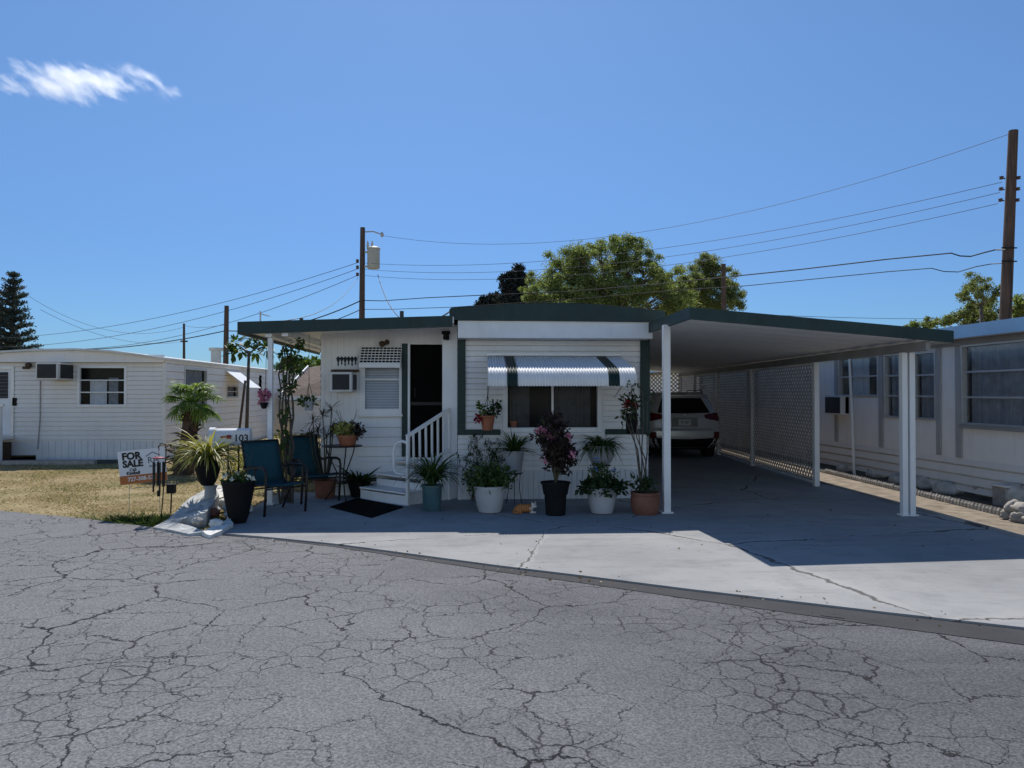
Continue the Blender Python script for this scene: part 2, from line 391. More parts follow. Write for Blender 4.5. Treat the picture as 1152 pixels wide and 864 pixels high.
# ------------------------------------------------------------------ ground
def ground_mat():
    m, nt, b = nodes('dry_ground')
    v = coords(nt)
    a = ramp(nt, noise_(nt, v, .9, 6, .65), .35, .65, (.27,.215,.11), (.40,.32,.18))
    a = mix(nt, ramp(nt, noise_(nt, v, .5, 5, .7), .52, .68), a, (.17,.17,.06))
    a = mix(nt, ramp(nt, noise_(nt, v, 14, 5, .7), .45, .75), a, (.20,.15,.085))
    nt.links.new(a, b.inputs['Base Color']); b.inputs['Roughness'].default_value = .95; b.inputs['Specular IOR Level'].default_value = .1
    bn = N(nt, 'ShaderNodeBump'); bn.inputs['Strength'].default_value = .8; bn.inputs['Distance'].default_value = .03
    nt.links.new(noise_(nt, v, 30, 6), bn.inputs['Height']); nt.links.new(bn.outputs[0], b.inputs['Normal']); return m
def crack(nt, vec, scale, w0, nscale, lo, hi):
    vo = N(nt, 'ShaderNodeTexVoronoi'); vo.feature = 'DISTANCE_TO_EDGE'; vo.voronoi_dimensions = '2D'; vo.inputs['Scale'].default_value = scale
    nt.links.new(vec, vo.inputs['Vector'])
    wd = ramp(nt, noise_(nt, coords(nt), nscale, 3, .6), lo, hi, (0,0,0), (w0,w0,w0))
    k = math_(nt, 'SUBTRACT', 1.0, math_(nt, 'DIVIDE', vo.outputs['Distance'], math_(nt, 'MAXIMUM', wd, 1e-5)))
    return math_(nt, 'MAXIMUM', math_(nt, 'MINIMUM', math_(nt, 'MULTIPLY', k, 1.8), 1.0), 0.0)
def warp(nt, amt, scale):
    g = coords(nt); n = N(nt, 'ShaderNodeTexNoise'); n.inputs['Scale'].default_value = scale; n.inputs['Detail'].default_value = 7; n.inputs['Roughness'].default_value = .68
    nt.links.new(g, n.inputs['Vector'])
    va = N(nt, 'ShaderNodeVectorMath'); va.operation = 'MULTIPLY_ADD'; va.inputs[1].default_value = (amt,amt,0); nt.links.new(n.outputs['Color'], va.inputs[0]); nt.links.new(g, va.inputs[2])
    return va.outputs[0]
def asphalt_mat():
    m, nt, b = nodes('asphalt')
    v = coords(nt)
    base = ramp(nt, noise_(nt, v, .35, 4, .6), .3, .7, (.145,.146,.153), (.190,.190,.195))
    base = mix(nt, ramp(nt, noise_(nt, v, 1.7, 6, .7), .5, .8, (0,0,0), (.35,.35,.35)), base, (.122,.124,.131))
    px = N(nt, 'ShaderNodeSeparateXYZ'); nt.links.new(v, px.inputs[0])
    right_falloff = math_(nt, 'ADD', math_(nt, 'MULTIPLY', px.outputs[0], .09), math_(nt, 'MULTIPLY', noise_(nt, v, .25, 5, .7), .9))       # light falloff towards the right painted into the road colour, broken up by noise
    base = mix(nt, ramp(nt, right_falloff, .36, .72, (0,0,0), (.8,.8,.8)), base, (.080,.081,.088))
    rutv = noise_(nt, coords(nt, (.16,.9,1)), 1.3, 5, .65); base = mix(nt, ramp(nt, rutv, .5, .72, (0,0,0), (.4,.4,.4)), base, (.20,.20,.205))
    spot = noise_(nt, v, 3.1, 3, .5); base = mix(nt, ramp(nt, spot, .68, .76, (0,0,0), (.45,.45,.45)), base, (.07,.07,.075))
    sp = noise_(nt, v, 62, 2, .85)
    base = mix(nt, 1.0, base, ramp(nt, sp, .36, .66, (.62,.62,.63), (1.40,1.39,1.38)), 'MULTIPLY')
    base = mix(nt, ramp(nt, noise_(nt, v, 130, 2, .6), .64, .72, (0,0,0), (.3,.3,.3)), base, (.38,.375,.37))
    c1 = crack(nt, warp(nt, .55, 1.6), .85, .017, .45, .46, .64)
    c2 = crack(nt, warp(nt, .38, 3.0), 2.0, .026, .7, .46, .66)
    c3 = crack(nt, warp(nt, .16, 6.0), 5.0, .05, .8, .47, .66)
    c = math_(nt, 'MAXIMUM', c1, math_(nt, 'MAXIMUM', math_(nt, 'MULTIPLY', c2, .92), math_(nt, 'MULTIPLY', c3, .7)))
    # worn paler margins beside the cracks
    col = mix(nt, math_(nt, 'MULTIPLY', c, .97), base, (.016,.016,.018))
    nt.links.new(col, b.inputs['Base Color']); b.inputs['Roughness'].default_value = .9; b.inputs['Specular IOR Level'].default_value = .12
    h = math_(nt, 'SUBTRACT', math_(nt, 'MULTIPLY', sp, .35), math_(nt, 'MULTIPLY', c, 1.0))
    bn = N(nt, 'ShaderNodeBump'); bn.inputs['Strength'].default_value = .75; bn.inputs['Distance'].default_value = .012
    nt.links.new(h, bn.inputs['Height']); nt.links.new(bn.outputs[0], b.inputs['Normal']); return m
def concrete_mat():
    m, nt, b = nodes('driveway_concrete')
    v = coords(nt)
    base = ramp(nt, noise_(nt, v, .5, 5, .6), .3, .7, (.255,.258,.26), (.365,.365,.36))
    base = mix(nt, ramp(nt, noise_(nt, v, 2.6, 7, .72), .5, .74, (0,0,0), (.5,.5,.5)), base, (.175,.178,.182))
    base = mix(nt, ramp(nt, noise_(nt, coords(nt, (.5,2.2,1)), 1.4, 5, .7), .58, .8, (0,0,0), (.6,.6,.6)), base, (.37,.37,.36))
    base = mix(nt, ramp(nt, noise_(nt, v, 3.3, 5, .7), .66, .8, (0,0,0), (.35,.35,.35)), base, (.24,.18,.12))
    base = mix(nt, ramp(nt, noise_(nt, coords(nt, (.25,1.5,1)), 2.6, 6, .75), .52, .75, (0,0,0), (.55,.55,.55)), base, (.15,.15,.15))
    base = mix(nt, ramp(nt, noise_(nt, v, 9, 4, .6), .64, .74, (0,0,0), (.5,.5,.5)), base, (.13,.125,.12))
    base = mix(nt, ramp(nt, noise_(nt, v, 1.1, 3, .5), .66, .76, (0,0,0), (.4,.4,.4)), base, (.12,.12,.125))
    c = crack(nt, warp(nt, .35, 2.2), .33, .011, .5, .42, .56)
    c2 = crack(nt, warp(nt, .3, 2.2), .33, .04, .5, .40, .56)
    base = mix(nt, math_(nt, 'MULTIPLY', c2, .45), base, (.39,.385,.37))
    base = mix(nt, math_(nt, 'MULTIPLY', c, .8), base, (.07,.065,.06))
    nt.links.new(base, b.inputs['Base Color']); b.inputs['Roughness'].default_value = .85; b.inputs['Specular IOR Level'].default_value = .06
    bn = N(nt, 'ShaderNodeBump'); bn.inputs['Strength'].default_value = .35; bn.inputs['Distance'].default_value = .008
    nt.links.new(math_(nt, 'SUBTRACT', noise_(nt, v, 50, 5), c), bn.inputs['Height']); nt.links.new(bn.outputs[0], b.inputs['Normal']); return m
W['conc'] = concrete_mat()
W['seal'] = M('dark_road_sealer', (.042,.042,.046), .9, .2, 2.5, bump=.5, bscale=70)
W['gravel'] = M('gravel_dirt', (.23,.19,.145), .95, .35, 5, bump=.9, bscale=45)
W['bedsoil'] = M('garden_bed_soil', (.05,.045,.038), .95, .4, 9, bump=.8, bscale=30)
W['patch'] = M('asphalt_patch', (.045,.045,.05), .9, .3, 6, bump=.5, bscale=70)
gm = ground_mat()
def sheet(name, pts, z, m, n=1):
    mb = MB(); mb.poly([(p[0],p[1],z) for p in pts]); return solo(name, mb, m, kind='structure')
sheet('ground', [(-600,-300),(600,-300),(600,900),(-600,900)], -.05, gm)
edge = [gd(*p) for p in ((0,573),(90,581),(170,591),(240,600),(310,605),(380,612),(470,624),(560,636),(660,648),(770,662),(890,676),(1000,689),(1152,706))]
edge = [(p.x, p.y) for p in edge]
L = [(-70,46),(-30,24.2),(-14,15.2)]; Rr = [(7,3.1),(14,-1.2),(70,-36)]
line = L+edge+Rr
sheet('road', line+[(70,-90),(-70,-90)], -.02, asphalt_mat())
# dark sealer along the concrete
k0 = 3
top = [(p[0], p[1]+.012) for p in line[3+4:]]; wd = [.03,.06,.10,.14,.17,.21,.26,.30,.34]+[.36]*9
bot = [(p[0]-wd[i]*.45, p[1]-wd[i]*1.0) for i, p in enumerate(line[3+4:])]
sheet('road_seal_strip', top+bot[::-1], -.016, W['seal'])
a = gd(921,686); b = gd(947,689); sheet('asphalt_patch', [(a.x,a.y),(b.x,b.y),(b.x-.03,b.y-.1),(a.x-.03,a.y-.1)], -.012, W['patch'])
slab = [(-3.12,12.6),(-3.1,11.2),(-3.05,10.1),(-3.0,9.05)]+[(p[0],p[1]+.01) for p in line[3+4:3+13]]+[(7,3.2),(9,2.0),(9,4.6),(6.9,6.2),(6.28,8.0),(6.44,13.1),(6.75,19),(7.22,25),(2.9,25),(2.9,12.6)]
mb = MB(); mb.prism(slab, -.06, 0); solo('driveway', mb, W['conc'], kind='structure')
sheet('gravel_strip', [(6.2,6.0),(8.0,4.2),(12,2),(12,8),(7.25,9.2),(7.45,15.2),(7.7,26),(6.85,26),(6.74,19),(6.43,13),(6.27,8)], -.03, W['gravel'])
sheet('garden_bed', [(7.27,9.2),(7.1,6),(8.4,6),(8.4,26),(7.72,26),(7.47,15.2)], -.02, W['bedsoil'])
mb = MB(); mb.prism([(6.245,7.6),(6.30,7.6),(6.46,13.1),(6.78,19),(6.73,19),(6.41,13.1)], -.05, .03); solo('driveway_kerb', mb, W['conc'], kind='structure')
# ------------------------------------------------------------------ main mobile home
home = thing('mobile_home', 'white mobile home with dark green trim, striped window awning and open porch at the centre', 'house', (0,12,0))
YB = 11.6; YP = 12.2
bx0 = at(515,400,YB).x; bx1 = at(729,400,YB).x
wx0 = at(571,450,YB).x; wx1 = at(672,450,YB).x; wz0 = 1.11; wz1 = 2.05
mb = MB(); wall(mb, bx0, bx1, .45, 2.9, fy(YB), [(wx0,wx1,wz0,wz1)], 'lap', .085, .012)
wall(mb, YB, 24, .0, 2.85, fxp(bx1), [], 'lap', .1); wall(mb, YB, 24, 0, 2.85, fxn(bx0), [], 'lap', .1)
mb.poly([(bx0,24,0),(bx1,24,0),(bx1,24,2.9),(bx0,24,2.9)])
part('front_wall', mb, W['siding'], home)
mb = MB(); wall(mb, bx0, bx1, -.02, .45, fy(YB+.012), [], 'vert', .085, .015); part('skirting', mb, W['skirt'], home)
mb = MB()
g1 = at(524,0,YB).x; g2 = at(719,0,YB).x
mb.box(bx0-.005,g1,YB-.04,YB-.016,1.0,2.55); part('corner_trim', mb, W['green'], home, bevel=.004)
mb = MB(); mb.box(g2,bx1+.02,YB-.04,YB-.016,1.0,2.55); part('corner_trim', mb, W['green'], home, bevel=.004)
mb = MB(); b1 = at(563,0,YB).x; b2 = at(680,0,YB).x
mb.box(g1,b1,YB-.038,YB-.016,1.0,1.085); part('trim_band', mb, W['green'], home, bevel=.004)
mb = MB(); mb.box(b2,g2,YB-.038,YB-.016,1.0,1.085); part('trim_band', mb, W['green'], home, bevel=.004)
window(home, fy(YB), wx0, wx1, wz0, wz1, 1, 2, .07, W['white'], [(wx0+.04,wx0+.35,wz0,wz1,W['bayscurtain']),(wx0+.72,wx1-.1,wz0,wz1,W['bayscurtain'])])
mb = MB(); mb.box(wx0-.1,wx1+.1,YB-.09,YB-.031,wz0-.13,wz0-.075); part('window_sill', mb, W['white'], home, bevel=.005)
mb = MB(); mb.box(wx0-.3,wx1+.3,YB+.35,YB+.37,.6,2.6); part('room_interior', mb, W['dark'], home)
# roof over the bay, arched across
YF = 11.15
tp = [(at(x,y,YF).x, at(x,y,YF).z) for x, y in ((507,346.5),(540,344),(575,342),(610,341),(645,341),(680,343),(715,346.5),(748,350))]
zb = at(620,361,YF).z
mb = MB(); mb.prism([(tp[0][0],zb+.012)]+[(tp[-1][0],zb-.01)]+tp[::-1], YF, YF+.05, 'y')
for i in (0,-1): mb.box(tp[i][0]-.02, tp[i][0]+.02, YF+.052, 24, zb+.02, tp[i][1]-.004)
part('fascia', mb, W['green'], home)
mb = MB(); n = len(tp)
mb.add([(x,YF-.01,z+.004) for x, z in tp]+[(x,24.2,z+.004) for x, z in tp]+[(x,24.2,z-.03) for x, z in tp]+[(x,YF+.06,z-.03) for x, z in tp],
  [(i,i+1,n+i+1,n+i) for i in range(n-1)]+[(3*n+i,2*n+i,2*n+i+1,3*n+i+1) for i in range(n-1)])
part('roof', mb, W['roofwhite'], home)
q0 = at(515,361,YF+.02); q1 = at(735,380,YF+.02)
mb = MB(); mb.box(q0.x,q1.x,YF+.052,YB-.013,2.475,2.735); part('soffit_box', mb, W['white'], home, bevel=.006)
# awning
AW0, AW1 = at(548,400,YB).x+.0, at(697,400,YB).x
AF = 10.17
prof = []   # (y,z) from the wall to the rolled drop
zt = at(620,401,YB).z; zf = at(620,413.5,AF+.25).z; zl = at(620,433.5,AF).z
for t in np.linspace(0,1,7): prof.append((YB-.03-(YB-.03-AF-.25)*t, zt+(zf-zt)*t))
for t in np.linspace(.12,1,8): a_ = t*math.pi/2; prof.append((AF+.25-.25*math.sin(a_), zf-(zf-zl-.04)*(1-math.cos(a_))))
prof.append((AF-.0, zl+.02)); prof.append((AF+.004, zl))
mb = MB(); nx = 52*8; xs0 = at(549,425,AF).x; xs1 = at(716,425,AF).x
vs = []
for i in range(nx+1):
    t = i/nx; ph = math.cos(t*52*2*math.pi)*.011
    for j, (y, z) in enumerate(prof):
        u = j/(len(prof)-1); s = (YB-.03-y)/(YB-.03-AF)
        x = (AW0+(AW1-AW0)*t)*(1-s)+(xs0+(xs1-xs0)*t)*s
        nrm = Vector((0,-.25,.97)) if j < 7 else (Vector((0,-.8,.6)) if j < 13 else Vector((0,-1,0)))
        scal = (-.014*abs(math.cos(t*52*math.pi)) if j == len(prof)-1 else 0)
        vs.append((x, y+nrm.y*ph, z+nrm.z*ph+scal))
m_ = len(prof); o = len(mb.v); mb.v += vs
fx = lambda px: (at(px,425,AF).x-xs0)/(xs1-xs0)
for i in range(nx):
    t = (i+.5)/nx; gi = 1 if (fx(570.5) < t < fx(582.5) or fx(685) < t < fx(697.5)) else 0
    for j in range(m_-1): mb.f.append((i*m_+j, i*m_+j+1, (i+1)*m_+j+1, (i+1)*m_+j)); mb.mi.append(gi)
aw = part('awning', mb, [W['white_clean'], W['green']], home, smooth=True)
mb = MB(); mb.box(AW0-.02,AW1+.02,YB-.05,YB-.014,zt+.01,zt+.045)
for x in (xs0+.03, xs1-.03): mb.tube([(x,AF+.12,zf-.06),(x,YB-.02,zf-.42)], .011, 6)
part('awning_bracket', mb, W['alu'], aw)
# porch side wall (addition)
ax0 = at(361,450,YP).x
dx0 = at(460,450,YP).x; dx1 = dx0+.76; dz0 = .6; dz1 = at(470,387.5,YP).z
sw0 = at(411,440,YP).x; sw1 = at(449,440,YP).x; sz0 = at(430,460,YP).z; sz1 = at(430,414,YP).z
mb = MB(); wall(mb, ax0, bx0+.02, sz0-.08, 2.75, fy(YP), [(dx0,dx1,dz0,dz1),(sw0,sw1,sz0,sz1)], 'vert', .1, .008)
wall(mb, ax0, at(405,0,YP).x, .0, sz0-.08, fy(YP), [], 'vert', .1, .008)
wall(mb, at(405,0,YP).x, bx0+.02, .55, sz0-.08, fy(YP), [(dx0,dx1,dz0,dz1)], 'lap', .155, .016)
wall(mb, at(405,0,YP).x, bx0+.02, .0, .55, fy(YP), [], 'flat')
wall(mb, YP, 17, 0, 2.72, fxn(ax0), [], 'lap', .1); mb.poly([(ax0,17,0),(bx0,17,0),(bx0,17,2.7),(ax0,17,2.7)])
part('porch_wall', mb, W['siding'], home)
cx0 = at(497.5,450,11.75).x; cx1 = at(514.5,450,11.75).x
mb = MB(); mb.box(cx0,bx0-.006,11.75,YP+.02,0,2.72); part('corner_post', mb, W['white'], home, bevel=.006)
# door
mb = MB(); mb.box(dx0-.015,dx0+.02,YP-.05,YP+.1,dz0-.03,dz1+.02); mb.box(dx0+.02,dx1,YP-.04,YP+.1,dz1,dz1+.03)
fr = part('door_frame', mb, W['white'], home)
mb = MB(); mb.box(at(453,0,YP).x,dx0-.016,YP-.045,YP-.009,.62,dz1+.01); part('door_side_trim', mb, W['green'], home)
mb = MB(); mb.box(dx0+.021,dx1,YP+.03,YP+.05,dz0,dz1-.001); dr = part('screen_door', mb, W['screen'], home)
mb = MB(); 
for z in (dz0+.85,): mb.box(dx0+.022,dx1-.01,YP+.018,YP+.029,z,z+.05)
mb.tube([(dx0+.1,YP+.02,dz0+1.0),(dx0+.1,YP-.02,dz0+1.0),(dx0+.1,YP-.02,dz0+1.12),(dx0+.1,YP+.02,dz0+1.12)], .008, 6)
part('handle', mb, W['blackmetal'], dr)
mb = MB(); mb.box(ax0+.1,dx1+.3,YP+.6,YP+.62,.3,2.6); part('back_interior', mb, W['dark'], home)
# small window with checkered shade
window(home, fy(YP), sw0, sw1, sz0, sz1, 1, 1, .085, W['white'])
mb = MB(); zz = sz0
while zz < sz1: mb.box(sw0,sw1,YP+.075,YP+.08,zz,zz+.02); zz += .026
part('blind', mb, W['blind'], home)
mb = MB(); mb.box(sw0+.0,sw1,YP+.081,YP+.2,sz0-.02,sz1+.02); part('window_recess', mb, W['dark'], home)
mb = MB(); zr = sz0+(sz1-sz0)*.72; mb.box(sw0,sw1,YP-.008,YP+.02,zr-.015,zr+.015); part('window_rail', mb, W['white'], home)
mb = MB(); mb.box(sw0-.09,sw1+.06,YP-.07,YP-.031,sz0-.12,sz0-.085); part('small_window_sill', mb, W['white'], home)
c0 = at(405,412.5,YP-.22); c1 = at(452,391,YP-.02)
mb = MB(); p00 = Vector((c0.x,YP-.33,c0.z)); p10 = Vector((c1.x,YP-.33,c0.z)); p01 = Vector((c0.x,YP-.03,c1.z)); p11 = Vector((c1.x,YP-.03,c1.z))
mb.add([p00,p10,p11,p01]+[p+Vector((0,.02,-.01)) for p in (p00,p10,p11,p01)], [(0,1,2,3),(7,6,5,4),(0,4,5,1),(2,6,7,3),(1,5,6,2),(3,7,4,0)])
sh = part('window_shade', mb, W['black'], home)
mb = MB(); L_ = lambda u, v: p00+(p10-p00)*u+(p01-p00)*v+Vector((0,-.012,.008))
for i in range(7): v = .16+i*.84/6; mb.bar(L_(0,v), L_(1,v), .010, .013)
for i in range(12): u = i/11; mb.bar(L_(u,0), L_(u,1), .008, .012)
mb.bar(L_(0,.03), L_(1,.03), .02, .07)
part('shade_slat', mb, W['white'], sh)
# porch roof
PF = 11.1
l0 = at(267,362,PF); l1 = at(267,376,PF); r0 = at(509,355,PF); r1 = at(509,367.5,PF)
mb = MB(); mb.prism([(l0.x,l1.z),(r0.x,r1.z),(r0.x,r0.z),(l0.x,l0.z)], PF, PF+.04, 'y')
mb.add([(l0.x,PF+.042,l1.z),(l0.x,17,l1.z),(l0.x,17,l0.z),(l0.x,PF+.042,l0.z),(l0.x+.04,PF+.042,l1.z),(l0.x+.04,17,l1.z),(l0.x+.04,17,l0.z),(l0.x+.04,PF+.042,l0.z)], [(0,1,2,3),(7,6,5,4),(0,4,5,1),(2,6,7,3),(1,5,6,2),(3,7,4,0)])
part('porch_fascia', mb, W['green'], home)
mb = MB(); e = .02
za = l1.z+.05; zc = r1.z+.06
mb.add([(l0.x+.042,PF+.042,za),(r0.x+.02,PF+.042,zc),(r0.x+.02,17.1,zc),(l0.x+.042,17.1,za),(l0.x+.042,PF+.042,l0.z-.012),(r0.x+.02,PF+.042,r0.z-.012),(r0.x+.02,17.1,r0.z-.012),(l0.x+.042,17.1,l0.z-.012)],
  [(3,2,1,0),(4,5,6,7),(0,1,5,4),(2,3,7,6),(1,2,6,5),(3,0,4,7)])
part('porch_roof', mb, W['white'], home)
mb = MB()
for px in (304, 322): x = at(px,383,PF+.15).x; zq = za+(zc-za)*(x-l0.x)/(r0.x-l0.x); mb.box(x-.045,x+.045,PF+.06,16.5,zq-.1,zq-.003)
part('porch_beam', mb, W['white'], home)
px_ = at(303.5,450,11.2); mb = MB(); mb.box(px_.x-.035,px_.x+.035,11.2,11.27,-.01,za-.095); mb.box(px_.x-.06,px_.x+.06,11.17,11.3,0.001,.02); part('porch_post', mb, W['white'], home, bevel=.004)
# porch lights, vent pipes
p = at(502,376,11.7); mb = MB(); mb.box(p.x-.07,p.x+.06,11.66,11.749,p.z+.0,p.z+.05); mb.lathe([(.03,-.09),(.05,-.08),(.045,0)],(p.x,11.68,p.z+.0),12); part('porch_light', mb, W['black'], home, smooth='auto')
p = at(430,387,YP-.1); mb = MB(); mb.blob((p.x,YP-.1,p.z),(.05,.05,.05),2,.05); mb.bar((p.x,YP-.1,p.z),(p.x-.05,YP-.02,p.z+.02),.03); mb.tube([(p.x+.02,YP-.1,p.z),(p.x+.09,YP-.17,p.z+.03)],[.025,.045],10); part('flood_light', mb, W['brownboard'], home, smooth='auto')
for px, py, yy in ((452,350,13),(339,358,13.5)):
    p = at(px,py,yy); mb = MB(); mb.tube([(p.x,yy,2.6),(p.x,yy,p.z)], .035, 10); part('vent_pipe', mb, W['blackmetal'], home, smooth='auto')
mb = MB(); p = at(293,350,13); mb.tube([(p.x,13,2.55),(p.x,13,p.z)], .014, 6); mb.bar((p.x,13,p.z-.04),(p.x+.14,13.1,p.z-.08),.01); 
for i in range(4): mb.bar((p.x+.03*i,12.85,p.z-.045-.01*i),(p.x+.03*i,13.15,p.z-.045-.01*i),.006)
part('roof_antenna', mb, W['steel'], home)
# plaque and board over the air conditioner
a = at(376,415.5,YP); b = at(402.5,399,YP); mb = MB(); mb.box(a.x,b.x,YP-.035,YP-.009,a.z,b.z); pl = part('wall_plaque', mb, W['white'], home)
mb = MB(); n = 6
for i in range(n):
    x = a.x+.07+(b.x-a.x-.1)*i/(n-1); z1 = b.z-.03; z0 = a.z+.05+.02*(i%2)
    mb.lathe([(.004,z0),(.012,z0+.02),(.009,(z0+z1)/2-.02),(.024,(z0+z1)/2+.02),(.026,z1-.03),(.01,z1-.006),(.004,z1)], (x,YP-.04,0), 8)
    mb.blob((x-.012,YP-.04,z1-.035),(.02,.008,.022),1,.1)
part('plaque_figure', mb, W['tinyteal'], pl, smooth=True)
a = at(374,418.5,YP); b = at(404,416,YP); mb = MB(); mb.box(a.x,b.x,YP-.14,YP-.009,a.z,a.z+.035); part('wall_shelf', mb, W['brownboard'], home)
def ac_unit(label, x0, x1, y0, y1, z0, z1, facing='y', name='air_conditioner'):
    t = thing(name, label, 'air conditioner', ((x0+x1)/2,(y0+y1)/2,z0))
    mb = MB(); mb.box(x0,x1,y0,y1,z0,z1); part('case', mb, W['accase'], t, bevel=.012)
    mb = MB(); fr = .035
    if facing == 'y':
        mb.box(x0+fr,x1-fr,y0-.006,y0-.001,z0+fr,z1-fr); part('rear_grille', mb, W['acdark'], t)
        mb = MB(); n = 9
        for i in range(n): z = z0+fr+.015+(z1-z0-2*fr-.03)*i/(n-1); mb.box(x0+fr,x1-fr,y0-.011,y0-.0065,z-.004,z+.004)
        part('grille_bar', mb, W['acdark'], t)
        mb = MB(); mb.box(x1+.001,x1+.006,y0+.12,y1-.02,z0+fr,z1-fr); part('side_louvre', mb, W['acdark'], t)
    else:
        mb.box(x0-.006,x0-.001,y0+fr,y1-fr,z0+fr,z1-fr); part('rear_grille', mb, W['acdark'], t)
        mb = MB(); mb.box(x0+.10,x0+.26,y0-.006,y0-.001,z0+fr,z1-fr); mb.box(x0+.31,x1-.06,y0-.006,y0-.001,z0+fr,z1-fr); part('side_louvre', mb, W['acdark'], t)
    return t
p = at(372.5,441,11.72); q = at(391,418.5,11.72)
ac_unit('boxy window air conditioner under a brown shelf and plaque on the white porch wall', p.x-.01, q.x+.07, 11.68, YP-.01, p.z, q.z)
# ------------------------------------------------------------------ carport
cp = thing('carport', 'open carport with dark green fascia, white posts and lattice side beside the white mobile home', 'carport', (4.3,14,0))
CY = 9.1; CE = 24.6
A = at(780,345.5,CY); A.x -= .05; B = at(1073,372,CY); A2 = at(780,359,CY); B2 = at(1073,385.5,CY)
def rx(Y): return 5.9+(6.62-5.9)*(Y-9.74)/(19-9.74)
xr = rx(24.6)+.14     # right edge at the far end
mb = MB(); mb.prism([(A.x,A2.z),(B.x,B2.z),(B.x,B.z),(A.x,A.z)], CY, CY+.03, 'y')
mb.add([(A.x,CY+.032,A2.z),(A.x,CE,A2.z),(A.x,CE,A.z),(A.x,CY+.032,A.z),(A.x+.03,CY+.032,A2.z),(A.x+.03,CE,A2.z),(A.x+.03,CE,A.z),(A.x+.03,CY+.032,A.z)], [(0,1,2,3),(7,6,5,4),(0,4,5,1),(2,6,7,3),(1,5,6,2),(3,7,4,0)])
part('fascia', mb, W['green'], cp)
mb = MB(); y0 = CY+.032; x0 = A.x+.032
n = 56
vs = []
for i in range(n+1):                       # shallow pans across the width
    y = y0+(CE-y0)*i/n
    vs += [(x0,y,A2.z+.03+(.018 if i % 2 else 0)), (B.x+(xr-B.x)*(y-CY)/(CE-CY),y,B2.z+.03+(.018 if i % 2 else 0))]
mb.add(vs, [(2*i,2*i+1,2*i+3,2*i+2) for i in range(n)])
part('ceiling', mb, W['ceil'], cp)
mb = MB(); mb.add([(x0,y0,A.z-.015),(B.x,y0,B.z-.015),(xr,CE,B.z-.015),(x0,CE,A.z-.015)], [(0,1,2,3)])
mb.add([(B.x,y0,B.z-.015),(xr,CE,B.z-.015),(xr,CE,B2.z),(B.x,y0,B2.z)], [(0,1,2,3)])
part('roof', mb, W['roofwhite'], cp)
mb = MB(); bz = B2.z+.028
mb.bar((rx(9.2),9.2,bz-.06),(rx(CE),CE,bz-.06),.06,.12); 
part('beam', mb, W['grey_frame'], cp)
mb = MB(); mb.box(2.675,2.77,10.10,10.2,0,A2.z+.02); mb.box(2.64,2.80,10.07,10.23,.001,.02); part('post', mb, W['white_clean'], cp, bevel=.004)
mb = MB(); 
for x in (rx(9.74)-.085, rx(9.74)+.02): mb.box(x,x+.075,9.70,9.78,0,bz-.121)
mb.box(rx(9.74)-.11,rx(9.74)+.12,9.67,9.81,.001,.02); part('post', mb, W['white_clean'], cp, bevel=.004)
ys = [12.9, 16.6, 19.6, 22.4, CE-.1]
for y in ys:
    mb = MB(); x = rx(y); mb.box(x-.045,x+.045,y-.045,y+.045,0,bz-.121); part('post', mb, W['white_clean'], cp, bevel=.003)
def lattice(p0, p1, z0, z1, pitch=.095, sw=.031):
    p0 = Vector(p0); p1 = Vector(p1); Ln = (p1-p0).length; d = (p1-p0)/Ln; nrm = Vector((0,0,1)).cross(d); hgt = z1-z0
    mb = MB()
    def seg(c, sgn, off):
        # line u = c + sgn*t, v = t , clipped to the panel
        lo_, hi_ = 0, hgt
        if sgn > 0: lo_ = max(lo_, -c); hi_ = min(hi_, Ln-c)
        else: lo_ = max(lo_, c-Ln); hi_ = min(hi_, c)
        if hi_-lo_ < .02: return
        P = lambda t: p0+d*(c+sgn*t)+Vector((0,0,z0+t))+nrm*off
        mb.bar(P(lo_), P(hi_), .008, sw, up=tuple(nrm.cross((P(hi_)-P(lo_)).normalized())))
    c = -hgt
    while c < Ln: seg(c, 1, .005); c += pitch*1.414
    c = 0
    while c < Ln+hgt: seg(c, -1, -.005); c += pitch*1.414
    fr = MB()
    for a_, b_ in (((0,z0),(Ln,z0)),((0,z1),(Ln,z1)),((0,z0),(0,z1)),((Ln,z0),(Ln,z1))):
        fr.bar(p0+d*a_[0]+Vector((0,0,a_[1])), p0+d*b_[0]+Vector((0,0,b_[1])), .03, .035)
    return mb, fr
for a_, b_ in zip(ys, ys[1:]):
    mb, fr = lattice((rx(a_)-.0,a_+.06,0),(rx(b_),b_-.06,0), .06, bz-.14)
    lp = part('lattice_panel', mb, W['lattice'], cp); part('panel_frame', fr, W['white'], lp)
for a_, b_ in ((4.9,rx(CE)-.06),(2.95,4.84)):
    mb, fr = lattice((a_,CE-.1,0),(b_,CE-.1,0), .9, bz-.0)
    lp = part('lattice_panel', mb, W['lattice'], cp); part('panel_frame', fr, W['white'], lp)
mb = MB(); mb.box(2.95,rx(CE)-.06,CE-.11,CE-.08,.02,.88); part('back_panel', mb, W['skirt'], cp)
